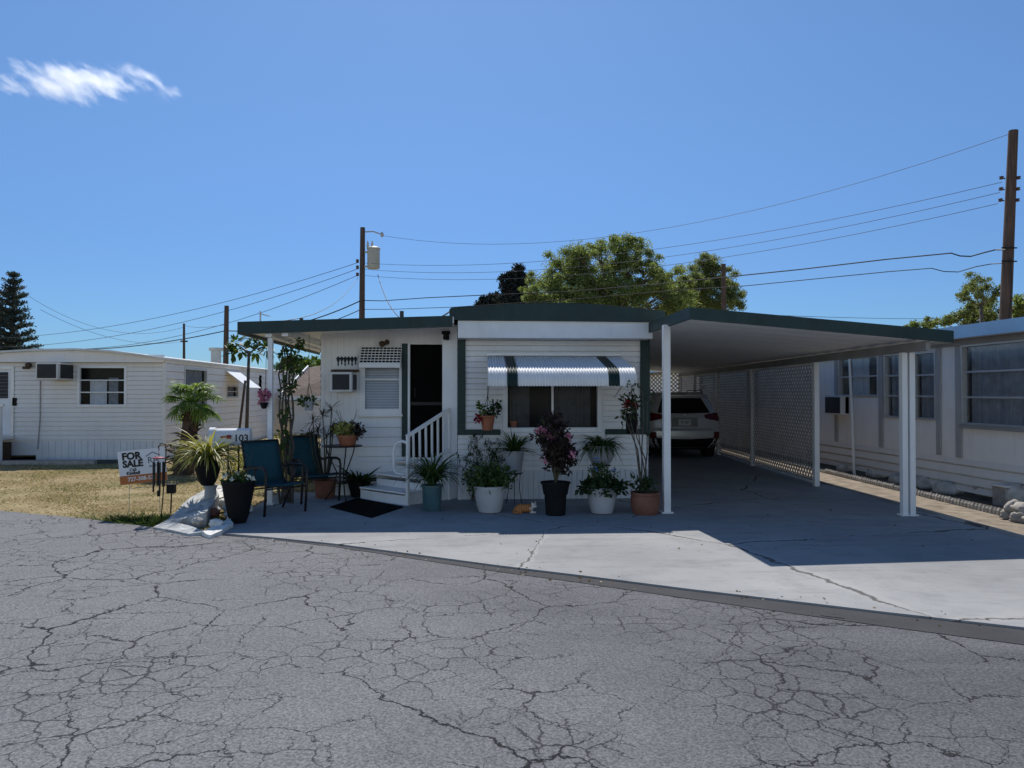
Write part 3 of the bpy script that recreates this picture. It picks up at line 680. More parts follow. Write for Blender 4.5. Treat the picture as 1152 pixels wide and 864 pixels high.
# ------------------------------------------------------------------ neighbour on the right
rh = thing('neighbour_house', 'long grey beige neighbouring mobile home with pale blue roof edge right of the carport', 'house', (8,16,0))
RX = 8.0
ry = lambda px: atx(px,440,RX).y
def rz(px, py): return atx(px,py,RX).z
P_ = fxn(RX)
wins = []   # y0,y1,z0,z1,rows
wins.append((ry(1160),ry(1084),rz(1100,476),rz(1100,389),3))
wins.append((ry(1052.5),ry(1029),rz(1040,470),rz(1040,398),3))
wins.append((ry(1012.5),ry(996.5),rz(1005,468),rz(1005,400),3))
wins.append((ry(988),ry(945),rz(966,444),rz(966,403),2))
wins.append((20.2,21.0,1.0,2.35,2)); wins.append((24.0,25.4,1.25,2.3,3))
holes = [(a,b,c,d) for a,b,c,d,_ in wins]
zlow = rz(1080,515.5)
mb = MB(); wall(mb, 6.5, 34, zlow, 2.62, P_, holes, 'flat'); mb.poly([(8,34,0),(14,34,0),(14,34,2.6),(8,34,2.6)]); mb.poly([(8,6.5,0),(14,6.5,0),(14,6.5,2.6),(8,6.5,2.6)])
part('panel_wall', mb, W['rhouse'], rh)
mb = MB(); wall(mb, 6.5, 34, .06, zlow, fxn(RX+.005), [], 'lap', .155, .022, .030); part('lower_siding', mb, W['rhouse2'], rh)
for i, (a,b,c,d,r_) in enumerate(wins):
    cur = [(a+.06,b-.06,c,d,W['dimcurtain'])] if i != 3 else [(a+.5,b-.35,c,d,W['curtain'])]
    window(rh, P_, a, b, c, d, r_, 1, .035, W['alu'], cur)
mb = MB(); mb.box(RX+.35,RX+.37,7,33.5,.5,2.6); part('room_interior', mb, W['dark'], rh)
for px, wd_ in ((1079.5,.07),(1057,.06),(992,.07),(941.5,.06),(1020,.06)):
    y = ry(px); mb = MB(); pbox(mb, P_, y-wd_, y+wd_, zlow+.01, 2.5, .002, .03); part('batten', mb, W['batten'], rh)
mb = MB(); pbox(mb, P_, ry(1160), ry(1083), rz(1100,476)-.09, rz(1100,476)-.04, .031, .07); part('window_ledge', mb, W['grey_frame'], rh)
mb = MB(); pbox(mb, P_, 6.6, 33.9, 2.42, 2.52, .032, .06); part('top_trim', mb, W['grey_frame'], rh)
fo = atx(1075,367,7.62); f1 = atx(1075,381,7.62)
mb = MB(); mb.box(7.60,7.63,6.2,34.2,f1.z,fo.z); part('fascia', mb, W['blue'], rh)
mb = MB(); mb.box(7.632,14.4,6.2,34.2,fo.z-.06,fo.z-.004); part('roof', mb, W['roofwhite'], rh)
mb = MB(); mb.box(7.632,RX+.02,6.25,34.1,f1.z+.02,f1.z+.04); part('soffit', mb, W['ceil'], rh)
mb = MB(); wall(mb, ry(988.5), ry(967), rz(966,467), rz(966,445)-.04, fxn(RX-.004), [], 'flat'); part('infill_panel', mb, W['rhouse'], rh)
p = at(966,467,15.4); ya = 14.7
ya = 15.3; aq0 = at(946,467,ya); aq1 = at(946,445,ya)
ac_unit('grey air conditioner sticking far out of the right neighbouring house beside a thin white pole', aq0.x, RX-.012, ya, ya+.72, aq0.z, aq1.z, 'x')
p0 = gd(961,534,-.02); p1 = at(955.5,395,p0.y)
mb = MB(); mb.tube([p0,(p1.x,p1.y,p1.z)], .028, 10); mb.tube([(p1.x,p1.y,p1.z-.02),(p1.x-.02,p1.y+.02,p1.z)], .032, 10)
solo('support_pole', mb, W['white_clean'], 'thin white pole standing upright in front of the grey air conditioner', 'pole', smooth='auto')
# edging, boulders, rubble border
mb = MB(); n = 70
for i in range(n):
    t = i/n; x = 7.27+.2*t; y = 9.7+5.6*t+.0
    r_ = .045+.012*random.random(); mb.blob((x,y,.0),(r_*.7,.05,r_*1.5),1,.12,2,i)
solo('garden_edging', mb, W['stone2'], 'low scalloped pale concrete edging along the dark bed beside the carport', 'edging')
bl = [(935,520,.16,'dark'),(944,528,.17,''),(980,534,.2,''),(1004,541,.19,''),(1036,546,.24,''),(1058,552,.22,'')]
names = ['small dark boulder farthest along the bed by the right house','pale boulder just left of the thin white pole','broad boulder just right of the thin white pole','round boulder left of the double carport post','large smooth boulder just right of the double carport post','flat pointed boulder between carport post and rubble border']
for i, (px, py, r_, _) in enumerate(bl):
    p = gd(px,py,.02); mb = MB(); mb.blob((p.x+.12,p.y,.04),(r_*.95,r_*1.1,r_*.62),3,.13,1.6,i+3); solo('boulder', mb, W['stone'], names[i], 'boulder', 'boulders along the garden bed', smooth=True)
mb = MB()
for row in range(2):
    y = 9.6
    k = 0
    while y > 6.8:
        wd_ = random.uniform(.12,.30); hh = random.uniform(.10,.16)
        mb.blob((7.18+.03*random.random()+row*.04-.1*(y<9)*0, y-wd_/2, -.03+.10*row+hh*.4),(.13,wd_*.56,hh*.62),3,.24,2.3,k+row*40)
        y -= wd_*.97; k += 1
solo('rubble_border', mb, W['stone2'], 'low rubble stone border wall at the right edge beside the neighbouring house', 'stone wall', smooth=True)
for px, py, s_, nm in ((1102,556,.17,'rounded boulder just left of the white capped block'),(1137,566,.17,'rounded boulder right of the white capped block')):
    p = gd(px,py,.1); mb = MB(); mb.blob((p.x+.35,p.y+.35,.16),(s_,s_,s_),3,.12,1.7,px); solo('boulder', mb, W['stone'], nm, 'boulder', 'boulders along the garden bed', smooth=True)
p = gd(1119,562,.1); mb = MB(); mb.box(p.x+.15,p.x+.45,p.y-.02,p.y+.26,-.02,.27); t_ = thing('capped_block', 'square block with a white cap behind the rubble border', 'block', (p.x+.3,p.y+.12,0)); part('block', mb, W['stone2'], t_, bevel=.01)
mb = MB(); mb.box(p.x+.13,p.x+.47,p.y-.04,p.y+.28,.271,.30); part('cap', mb, W['whitestone'], t_, bevel=.006)
# ------------------------------------------------------------------ neighbour on the left
lh = thing('neighbour_house', 'white sided mobile home with low curved roof behind the dry lawn at left', 'house', (-11,20,0))
LY = 19.5; LX = at(185,450,LY).x; LE = 34; LW = -18
lx = lambda px: at(px,440,LY).x
lz = lambda py: at(100,py,LY).z
d0, d1 = lx(-14), lx(13); dz1 = lz(415.5)
lw = (lx(90),lx(140),lz(455),lz(414))
mb = MB(); wall(mb, LW, LX, .43, 2.62, fy(LY), [lw,(d0,d1,.6,dz1)], 'lap', .115, .016)
part('front_siding', mb, W['siding_warm'], lh)
mb = MB(); wall(mb, lx(41), LX, -.04, .43, fy(LY+.01), [], 'vert', .16, .012); wall(mb, LW, lx(41), .08, .43, fy(LY+.012), [], 'flat'); part('skirting', mb, W['skirt'], lh)
sy = lambda px: atx(px,440,LX).y
sws = [(sy(207.5),sy(231.5),atx(208,461,LX).z,atx(208,415.5,LX).z),(sy(255),sy(267),atx(260,446,LX).z,atx(260,435,LX).z),(sy(291),sy(294),1.6,2.3)]
mb = MB(); wall(mb, LY, LE, -.05, 2.56, fxp(LX), sws, 'lap', .2, .02); mb.poly([(LW,LE,0),(LX,LE,0),(LX,LE,2.5),(LW,LE,2.5)]); part('side_siding', mb, W['siding_warm'], lh)
mb = MB(); mb.box(LX-.05,LX+.022,LY-.02,LY+.05,-.02,2.55); part('corner_trim', mb, W['siding_warm'], lh)
window(lh, fy(LY), *lw, 3, 1, .06, W['white'], [(lw[0]+.2,lw[0]+.62,lw[2],lw[2]+.62,W['curtain']),(lw[0]+.66,lw[1]-.2,lw[2],lw[2]+.68,W['dimcurtain'])])
for q in sws[:2]: window(lh, fxp(LX), *q, 2, 1, .05, W['alu'], [(q[0]+.1,q[1]-.1,q[2],q[3],W['dimcurtain'])])
mb = MB(); mb.box(LX-.4,LX-.38,LY+.5,LE-.2,.5,2.4); mb.box(LW+.2,LX-.5,LY+.4,LY+.42,.5,2.4); part('room_interior', mb, W['dark'], lh)
# roof: arched across the front
rp = [(LW-.2,2.50),(lx(-60),lz(397.5)),(lx(0),lz(396.0)),(lx(40),lz(393.5)),(lx(90),lz(392.5)),(lx(130),lz(394.5)),(lx(165),lz(399)),(lx(188),lz(402.5))]
mb = MB(); n = len(rp)
for yy0, yy1 in ((LY-.28, LE+.2),):
    mb.add([(x,yy0,z) for x,z in rp]+[(x,yy1,z) for x,z in rp]+[(x,yy0,z-.05) for x,z in rp]+[(x,yy1,z-.05) for x,z in rp],
     [(i,i+1,n+i+1,n+i) for i in range(n-1)]+[(2*n+i,3*n+i,3*n+i+1,2*n+i+1) for i in range(n-1)]+[(i,2*n+i,2*n+i+1,i+1) for i in range(n-1)]+[(n-1,3*n-1,4*n-1,2*n-1)])
part('roof', mb, W['roofwhite'], lh)
mb = MB(); mb.prism([(x,z-.052) for x,z in rp]+[(LX+.01,2.42),(LW,2.42)], LY-.17, LY-.13, 'y'); part('roof_fascia', mb, W['siding_warm'], lh)
# door
mb = MB(); mb.box(d0,d1,LY+.02,LY+.05,.6,dz1); dr = part('door', mb, W['white'], lh)
mb = MB(); mb.box(lx(-9),lx(8.5),LY+.005,LY+.018,lz(448),lz(419)); part('door_glass', mb, W['acdark'], dr)
mb = MB(); 
for i in range(8): z = lz(447)+.02+(lz(419)-lz(448)-.04)*i/7; mb.box(lx(-9),lx(8.5),LY-.004,LY+.004,z-.004,z+.004)
part('louvre_slat', mb, W['grey_frame'], dr)
p = at(16,452,LY-.03); mb = MB(); mb.box(p.x-.05,p.x+.05,LY-.03,LY+.018,p.z-.1,p.z+.1); part('handle', mb, W['black'], dr)
mb = MB(); mb.box(d1,d1+.07,LY-.03,LY+.03,.5,dz1+.07); mb.box(d0,d1,LY-.03,LY+.03,dz1,dz1+.07); part('door_frame', mb, W['alu'], lh)
p = at(31,411,LY-.1); mb = MB(); mb.blob((p.x+.05,LY-.14,p.z),(.08,.09,.07),2,.05); mb.box(p.x-.14,p.x+.0,LY-.08,LY-.017,p.z-.09,p.z-.03); part('porch_light', mb, W['brownboard'], lh, smooth='auto')
mb = MB(); mb.tube([(lx(46),LY-.03,lz(428)),(lx(46),LY-.03,lz(470)),(lx(43.5),LY-.03,lz(505))], .012, 6); part('conduit', mb, W['grey_frame'], lh)
q0 = at(40,427,LY-.75); q1 = at(62,408,LY-.75)
ac_unit('weathered air conditioner high on the white house left of its curtained window', q0.x, q1.x+.06, LY-.75, LY-.02, q0.z, q1.z)
a = atx(258,443,LX); mb = MB(); mb.add([(LX+.02,sy(253),a.z+.75),(LX+.02,sy(268),a.z+.75),(LX+.75,sy(268),a.z+.2),(LX+.75,sy(253),a.z+.2),(LX+.02,sy(253),a.z+.72),(LX+.02,sy(268),a.z+.72),(LX+.75,sy(268),a.z+.17),(LX+.75,sy(253),a.z+.17)], [(0,1,2,3),(7,6,5,4),(0,4,5,1),(1,5,6,2),(2,6,7,3),(3,7,4,0)])
part('side_awning', mb, W['white_clean'], lh)
mb = MB(); 
p = atx(243,403,LX-2.5)
mb.tube([(p.x,p.y,2.5),(p.x,p.y,p.z+.3)], .2, 12); mb.tube([(p.x,p.y,p.z+.3),(p.x,p.y,p.z+.42)], .28, 12); part('roof_vent', mb, W['steel'], lh, smooth='auto')
# steps with railing
st = thing('entry_steps', 'weathered wooden steps with a plain railing at the far left white door', 'steps', (lx(2),LY-.7,0))
mb = MB(); mb.box(lx(-16),lx(18),LY-1.0,LY-.05,.5,.56); part('landing', mb, W['white'], st)
mb = MB(); mb.box(lx(-14),lx(16),LY-.95,LY-.1,-.05,.42); part('base', mb, W['brownboard'], st)
for i in range(2): mb = MB(); mb.box(lx(-16),lx(16),LY-1.3-.3*i,LY-1.03-.3*i,.33-.17*i,.37-.17*i); part('tread', mb, W['white'], st)
r0 = at(19,508,LY-.95); 
for x_ in (lx(20), lx(26)): mb = MB(); mb.box(x_-.05,x_+.05,LY-1.0,LY-.9,-.04,lz(457)); part('rail_post', mb, W['white'], st)
mb = MB(); mb.bar((lx(31),LY-.95,lz(455)),(lx(17),LY-.95,lz(458)),.09,.05); mb.bar((lx(17),LY-.95,lz(459)),(lx(-16),LY-1.7,lz(474)),.07,.05); part('handrail', mb, W['white'], st)
# dark strip of border along the front
mb = MB(); mb.box(lx(-80),lx(134),LY-1.25,LY-1.1,-.05,.05); solo('lawn_edging', mb, W['stone2'], 'low grey concrete edging between dry lawn and the left white house', 'edging')
sheet('border_bed', [(lx(-120),LY-1.1),(lx(150),LY-1.1),(lx(195),LY+2),(lx(195),LY+.3),(lx(-120),LY+.3)], -.044, W['bedsoil'])
# ------------------------------------------------------------------ house behind, brown roof
bh = thing('shingled_house', 'white house with brown shingle roof seen behind the left porch post', 'house', (-8.5,33,0))
BY = 30
e0 = at(312,442,BY); e1 = at(400,396,BY); g0 = at(298,424,BY); rtop = at(362,412,BY+3)
mb = MB(); v0 = at(316,440,BY); v1 = at(336,455,BY); v2 = at(372,436,BY); v3 = at(372,405,BY+3); v4 = at(318,428,BY+3)
a = at(302,430,BY); b = at(335,452,BY-.1); 
x0 = at(318,440,BY).x; x1 = at(420,440,BY).x; zE = at(330,447,BY).z; zR = at(350,412,BY+3.2).z
mb = MB(); wall(mb, x0+.2, x1, 0, zE, fy(BY+.4), [], 'lap', .2, .02); wall(mb, BY+.4, BY+6.5, 0, zE+.2, fxn(x0+.2), [], 'lap', .2, .02); part('wall', mb, W['siding'], bh)
xr0 = at(322,424,BY+3.2).x
mb = MB(); mb.add([(x0-.1,BY,zE),(x1,BY,zE),(x1,BY+3.2,zR+.5),(x0+.35,BY+3.2,zR-.05),(x0-.1,BY,zE-.1),(x1,BY,zE-.1),(x1,BY+3.2,zR+.4),(x0+.35,BY+3.2,zR-.15)],[(0,1,2,3),(7,6,5,4),(0,4,5,1),(3,7,4,0)])
mb.add([(x0+.35,BY+3.2,zR-.05),(x1,BY+3.2,zR+.5),(x1,BY+6.8,zE),(x0,BY+6.8,zE)],[(0,1,2,3)]); part('roof', mb, W['shingle'], bh)
mb = MB(); mb.bar((x0-.12,BY-.02,zE-.03),(x0+.33,BY+3.2,zR-.08),.06,.24); mb.bar((x0-.12,BY-.06,zE-.04),(x1,BY-.06,zE-.04),.05,.16); part('fascia', mb, W['white'], bh)
# ------------------------------------------------------------------ trees
def tree(name, label, cat, Yd, base_px, clumps, lm, leaf=.16, dens=1.0, trunk=.22, group=None, bark=None, depth=2.2, twig=True, up=.2, fork=.55):
    b = at(base_px, 440, Yd); base = Vector((b.x, Yd, 0)); t = thing(name, label, cat, base, 0, group)
    cs = []
    for (px, py, rp) in clumps:
        yy = Yd+random.uniform(-depth,depth); c = at(px,py,yy); r_ = rp*1.12/F*yy; cs.append((c, r_))
    zmin = min(c.z-r_ for c, r_ in cs); top = max(c.z for c, _ in cs)
    mid = sum((c for c, _ in cs), Vector())/len(cs); fk = Vector((base.x*.45+mid.x*.55, Yd, max(.8, zmin+(top-zmin)*(fork-.55))))
    tb = MB(); tb.tube([base-Vector((0,0,.1)), base.lerp(fk,.5)+Vector((.08,0,0)), fk], [trunk*1.25,trunk*1.02,trunk*.85], 10)
    fb = MB()
    for c, r_ in cs:
        m1 = fk.lerp(c,.5)+Vector((random.uniform(-.3,.3),random.uniform(-.3,.3),.25*r_)); d = (c-fk).length
        tb.tube([fk-Vector((0,0,.1)), m1, c+Vector((0,0,r_*.3))], [trunk*.30,trunk*.17,trunk*.05], 6)
        fb.cloud(c,(r_*1.05,r_,r_*.9),int(dens*80*(r_/leaf)**1.5),leaf,leaf*.5,up,.0)
        nsub = max(4, int(11*r_))
        for k in range(nsub):
            s_ = c+Vector((rdir().x*r_, rdir().y*r_, rdir().z*r_*.8))*random.uniform(.55,1.2); rs = r_*random.uniform(.25,.48)
            if twig: tb.tube([m1.lerp(c,.6), s_], [trunk*.12,trunk*.03], 4)
            fb.cloud(s_, (rs*1.15,rs*1.1,rs*.8), int(dens*95*(rs/leaf)**1.7), leaf, leaf*.55, up, .1)
    part('trunk', tb, bark or W['bark'], t, smooth=True); part('crown', fb, lm, t)
    return t
random.seed(11)
tree('oak_tree','broad olive green tree rising behind the flat roof at centre','tree',42,668,[(640,330,22),(612,322,18),(628,300,17),(655,300,22),(680,318,20),(690,296,18),(650,283,14),(700,282,16),(722,277,11),(712,300,15),(735,308,12),(720,326,18),(755,330,14),(690,340,20),(625,342,18),(765,342,16),(748,318,15),(735,325,17),(760,330,14),(775,345,14),(605,340,14),(600,330,12),(665,325,18),(675,282,13),(662,345,18),(705,330,18),(630,345,18),(735,300,12),(748,318,13),(742,345,15),(668,345,18),(648,315,16),(705,268,8)],W['l_oak'],.115,.62,.3,depth=1.6)
tree('oak_tree','smaller olive tree behind the carport roof, left of the dark pole stub','tree',46,790,[(803,300,12),(825,330,12),(775,320,13),(805,342,14),(762,338,13),(830,342,10),(790,298,13),(778,312,14),(800,312,15),(815,320,14),(772,330,14),(795,335,15),(822,338,12),(785,346,14),(812,348,10)],W['l_oak2'],.115,.6,.22,depth=1.4)
tree('cone_tree','dark conifer with clustered branches left of the broad olive tree','conifer',55,580,[(583,303,7),(576,312,8),(588,314,9),(572,324,10),(586,328,11),(580,338,13),(595,338,10),(565,338,8)],W['l_conifer'],.2,1.5,.2,depth=.8,up=.5)
tree('cone_tree','low dark conifer tops just above the green roof edge','conifer',58,548,[(545,338,5),(541,343,6),(553,335,5),(551,343,7),(560,341,6),(559,333,4)],W['l_conifer'],.2,1.5,.15,depth=.8,up=.6)
tree('slender_tree','thin open topped tree directly left of the tall right pole','tree',34,1104,[(1098,316,9),(1110,322,9),(1088,326,8),(1103,333,9),(1116,338,6),(1094,322,8),(1120,328,7),(1084,336,7)],W['l_oak2'],.10,.6,.09,depth=.7)
tree('shrubby_tree','bushy tree behind the dark green carport roof corner','tree',36,1090,[(1098,350,10),(1086,352,9),(1076,357,8),(1108,354,9),(1064,361,7),(1094,362,9),(1112,345,10),(1118,358,9),(1050,364,7)],W['l_oak2'],.11,1.0,.12,depth=.8)
tree('shrubby_tree','small olive shrub top showing above the roof edge left of the pale blue fascia','tree',40,1036,[(1030,366,6),(1041,366,6),(1024,370,4)],W['l_oak'],.14,1.1,.1,depth=.5)
tree('shrubby_tree','bushy tree at the far right edge behind the tall pole','tree',36,1150,[(1147,345,11),(1160,338,12),(1143,356,9),(1158,355,12)],W['l_oak'],.14,1.0,.12,depth=.8)
tree('leafy_shrub','bright green bush behind the brown shingle roof by the porch','bush',37,345,[(330,418,11),(344,412,11),(356,418,11),(322,428,9),(366,412,10),(378,418,9),(350,428,9)],W['l_bright'],.13,1.0,.1,depth=.9)
tree('leafy_shrub','dark green bush top behind the side of the left white house','bush',40,312,[(318,412,7),(310,418,7),(326,406,6)],W['l_mid'],.13,1.0,.1,depth=.6)
# papaya-like tree with a bare thin trunk
b = at(278,460,21.5); t = thing('slim_tree','slim tree with bare thin trunk and leafy umbrella crown left of porch','tree',(b.x,21.5,0))
mb = MB(); tp_ = at(280,398,21.5); mb.tube([(b.x-.03,21.5,-.1),(b.x,21.5,1.0),(tp_.x,21.5,tp_.z)],[.06,.05,.04],8); mb.tube([(tp_.x,21.5,tp_.z),at(268,388,21.5)],[.03,.015],6); mb.tube([(tp_.x,21.5,tp_.z),at(295,386,21.6)],[.03,.015],6); part('trunk', mb, W['bark'], t, smooth=True)
mb = MB()
for px, py, rp in ((265,386,8),(280,380,9),(292,384,8),(272,394,8),(288,396,7),(300,392,6),(262,397,5)):
    c = at(px,py,21.5+random.uniform(-.3,.3)); r_ = rp/F*21.5
    for k in range(26):
        d = rdir(); p = c+d*r_*.5; mb.leaf(p, d+Vector((0,0,-.1)), random.uniform(.16,.3), .11, .5, 2)
part('crown', mb, W['l_mid'], t)
mb = MB(); a = at(268,480,21.2); c = at(276,428,21.2); mb.tube([(a.x,21.2,-.04),(a.x,21.2,a.z*.5),c],.035,8); solo('leaning_stake', mb, W['polewood'], 'dark stake leaning against the slim bare trunked tree', 'stake', smooth='auto')
# tall norfolk pine
b = at(14,440,60); t = thing('norfolk_pine','tall dark tiered pine at the left edge behind the white house','pine tree',(b.x,60,0))
tz = at(14,309,60).z; mb = MB(); mb.tube([(b.x,60,0),(b.x,60,tz*.5),(b.x,60,tz)],[.3,.2,.03],8)
fb = MB(); z = 3.0; k = 0
while z < tz-.05:
    u = (tz-z)/(tz-3.0); Lb = .22+2.15*u**.75; nb = 8
    for j in range(nb):
        a_ = 2*math.pi*(j+.37*k+random.uniform(-.2,.2))/nb; ll = Lb*random.uniform(.7,1.1); d = Vector((math.cos(a_),math.sin(a_),.12+.5*(1-u)))
        e_ = Vector((b.x,60,z))+d*ll; mb.tube([(b.x,60,z), e_],[.045,.012],4)
        m_ = max(4,int(ll*7))
        for q in range(m_):
            p = Vector((b.x,60,z)).lerp(e_,(q+.6)/m_)
            fb.cloud(p,(.22,.22,.13),11,.26,.10,1.0,.1)
    z += .50+.16*random.random(); k += 1
part('trunk', mb, W['bark'], t, smooth=True); part('crown', fb, W['l_pine'], t)
tree('cone_tree','second dark pine cut off by the left edge of the view','conifer',62,-14,[(-10,340,12),(-2,360,10),(-4,380,12),(-18,325,12),(-20,350,14),(2,390,8)],W['l_pine'],.25,1.2,.2,depth=.8,up=.6)
# ------------------------------------------------------------------ poles and wires
def pole(label, Yd, px_top, py_top, px_b, r_, extra=None):
    tp_ = at(px_top,py_top,Yd); bt = at(px_b,440,Yd); k = (tp_.x-bt.x)/max(.1,(tp_.z-bt.z)); bx = bt.x-k*bt.z
    t = thing('utility_pole', label, 'utility pole', (bx,Yd,0), 0, 'wooden utility poles')
    mb = MB(); mb.tube([(bx,Yd,-.1),((bx+tp_.x)/2,Yd,tp_.z/2),(tp_.x,Yd,tp_.z)],[r_*1.2,r_*1.05,r_*.85],14); part('shaft', mb, W['polewood'], t, smooth='auto'); return t
PC = 40; PR = 22
pc = pole('tall wooden utility pole carrying a grey transformer behind the porch roof', PC, 408, 256, 406.5, .15)
c = at(420.5,291,PC); tb = MB(); tb.lathe([(.30,-.55),(.33,-.5),(.33,.45),(.36,.47),(.36,.53),(.28,.6),(.1,.63)],(c.x,PC-.1,c.z),20); tr = part('transformer', tb, W['transformer'], pc, smooth='auto')
for px in (414,419): a = at(px,276,PC); tb = MB(); tb.lathe([(.05,-.15),(.07,-.05),(.05,.0),(.07,.06),(.04,.12),(.03,.22)],(a.x,PC-.1,a.z),10); part('bushing', tb, W['stone'], tr, smooth=True)
for py in (284,300): a = at(408,py,PC); b = at(415,py,PC); tb = MB(); tb.bar(a,(b.x,PC-.1,b.z),.06,.1); part('bracket', tb, W['steel'], pc)
a = at(409,261,PC); b = at(430,264,PC); tb = MB(); tb.tube([a,at(420,260.5,PC),b],.035,6); tb.blob(b,(.1,.1,.16),1,.1); part('top_arm', tb, W['steel'], pc)
for py in (294,301,309): a = at(405,py,PC); tb = MB(); tb.lathe([(.04,-.1),(.09,-.06),(.06,0),(.09,.06),(.04,.1)],(a.x-.12,PC-.1,a.z),8); part('insulator', tb, W['brownboard'], pc, smooth=True)
pr = pole('tall leaning wooden pole with paired insulators at the right edge', PR, 1140, 147, 1127.5, .155)
for py in (201,213.5,226):
    for s_ in (-1,1):
        a = at(1136-(py-147)*.045+s_*9.5,py,PR); tb = MB(); tb.lathe([(.03,-.05),(.07,-.035),(.045,0),(.07,.035),(.03,.05)],(a.x,PR-.1,a.z),10); tb.bar((a.x,PR-.1,a.z),(a.x-s_*.17,PR-.02,a.z),.03); part('insulator', tb, W['brownboard'], pr, smooth=True)
for py in (280,295): a = at(1131,py,PR); tb = MB(); tb.tube([(a.x-.24,PR-.17,a.z),(a.x+.24,PR-.17,a.z)],.022,6); part('clamp', tb, W['blackmetal'], pr)
a = at(1137,290,PR-.16); b = at(1135,360,PR-.16); tb = MB(); tb.tube([a,at(1138,320,PR-.16),b],.02,6); part('conduit', tb, W['wire'], pr)
pole('bare dark pole above the white house roof just left of the porch', 45, 255, 344, 253.5, .15)
tf = pole('thin distant pole with a small cross arm behind the white house', 80, 207, 364, 207, .13); a = at(203,384,80); b = at(211,384,80); tb = MB(); tb.bar(a,b,.12,.16); part('cross_arm', tb, W['polewood'], tf)
pole('short dark pole stub rising behind the carport roof among branches', 38, 814, 297, 814.5, .13)
def wire(label, A_, B_, sag=.3, r_=.011, mid=None, m_='wire'):
    # A_,B_: (px,py,Y)
    p0 = at(*A_); p1 = at(*B_); pts = []; n = 22
    for i in range(n+1):
        t = i/n; p = p0.lerp(p1,t); p.z -= sag*4*t*(1-t); pts.append(p)
    if mid:
        pts = [at(*A_)]+[at(*q) for q in mid]+[at(*B_)]
    mb = MB(); mb.tube(pts, r_*(.75 if m_ == 'wirelight' else .9), 5)
    solo('overhead_wire', mb, W[m_], label, 'power line', 'overhead wires')
wl = 'wirelight'
wire('topmost wire from the transformer pole to the tip of the right pole',(430,265,PC-.1),(1138,150,PR),1.6,.011,m_=wl)
wire('upper of three parallel wires to the right pole insulators',(410,296,PC-.1),(1127,205,PR-.1),.95,.012,m_=wl)
wire('middle of three parallel wires to the right pole insulators',(410,303,PC-.1),(1125,216.5,PR-.1),1.0,.012,m_=wl)
wire('lowest of three parallel wires to the right pole insulators',(410,310,PC-.1),(1123,229,PR-.1),1.0,.012,m_=wl)
wire('thick sagging cable with a loop near the tall right pole',(409,338,PC-.15),(1131,281,PR-.17),0,.024,[(430,338.5,39.4),(480,335,37.5),(540,332.2,35.5),(640,328,32.6),(740,319.5,30),(814,312,28.2),(900,303.2,26.4),(1000,291.5,24.4),(1070,284.8,23),(1080,288,22.9),(1092,288.5,22.7),(1108,284,22.4),(1120,281,22.2)])
wire('lower thick cable with a loop near the tall right pole',(409,348,PC-.15),(1130,296,PR-.17),0,.017,[(440,348,39.2),(510,345.5,37),(640,337,32.8),(760,326.5,29.6),(840,321.5,27.7),(940,311.5,25.6),(1000,305.6,24.5),(1048,301.8,23.5),(1062,305.5,23.2),(1078,306,23),(1098,300,22.6),(1115,297,22.3)])
wire('steep service drop from the transformer down to the home roof',(425,309,PC-.2),(512,346.5,14.5),1.2,.02)
wire('faint far wire low over the carport roof at right',(815,352,38),(1128,357,60),.2,.02,m_=wl)
wire('high wire from the transformer pole toward the far left',(404,295,PC-.1),(-30,381,60),1.0,.02,m_=wl)
wire('second wire from the transformer pole toward the far left',(404,302,PC-.1),(-30,390,60),1.2,.02,m_=wl)
wire('third wire from the transformer pole toward the far left',(404,309,PC-.1),(30,391,60),1.4,.02,m_=wl)
wire('steep wire from the transformer pole down past the porch roof',(403,312,PC-.1),(292,362,16),.6,.012)
wire('thick cable from the transformer pole over the porch roof to the left pole',(404,339,PC-.1),(254,372,45),.5,.035)
wire('thin cable below it from the transformer pole over the porch roof',(404,349,PC-.1),(254,380,45),.5,.026)
wire('thick cable running left from the bare dark pole',(254,372,45),(100,393,55),.2,.035)
wire('thin wire from the bare dark pole past the distant pole',(254,365,45),(207,366,80),.2,.02,m_=wl)
wire('thin wire from the distant pole toward the tiered pine',(207,368,80),(20,325,70),2.0,.022,m_=wl)
wire('faint wire crossing low behind the white house roof',(207,384,80),(45,348,66),1.2,.022,m_=wl)
# ------------------------------------------------------------------ lawn
def blades(name, n, region, zfun, hmin, hmax, m, seed):
    rg = np.random.default_rng(seed); P = region(rg, n); n = len(P)
    a = rg.uniform(0,2*np.pi,n); h = rg.uniform(hmin,hmax,n)*(.6+.9*rg.uniform(0,1,n)**3*2*(.5+.5*np.sin(P[:,0]*3.1)*np.sin(P[:,1]*2.3))); wd = rg.uniform(.004,.009,n)*1.6; ln = rg.uniform(.8,2.6,n)*h
    b = rg.uniform(0,2*np.pi,n)
    v = np.zeros((n,3,3)); v[:,0,:2] = P-np.c_[np.cos(a),np.sin(a)]*wd[:,None]; v[:,1,:2] = P+np.c_[np.cos(a),np.sin(a)]*wd[:,None]
    v[:,2,:2] = P+np.c_[np.cos(b),np.sin(b)]*ln[:,None]; v[:,:2,2] = -.05; v[:,2,2] = -.05+h
    me = bpy.data.meshes.new(name); me.vertices.add(3*n); me.vertices.foreach_set('co', v.reshape(-1)); me.loops.add(3*n); me.loops.foreach_set('vertex_index', np.arange(3*n, dtype=np.int32))
    me.polygons.add(n); me.polygons.foreach_set('loop_start', np.arange(0,3*n,3, dtype=np.int32)); me.update(calc_edges=True); me.materials.append(m)
    o = bpy.data.objects.new(name, me); COL.objects.link(o); return o
ex = np.array([p[0] for p in line]); ey = np.array([p[1] for p in line])
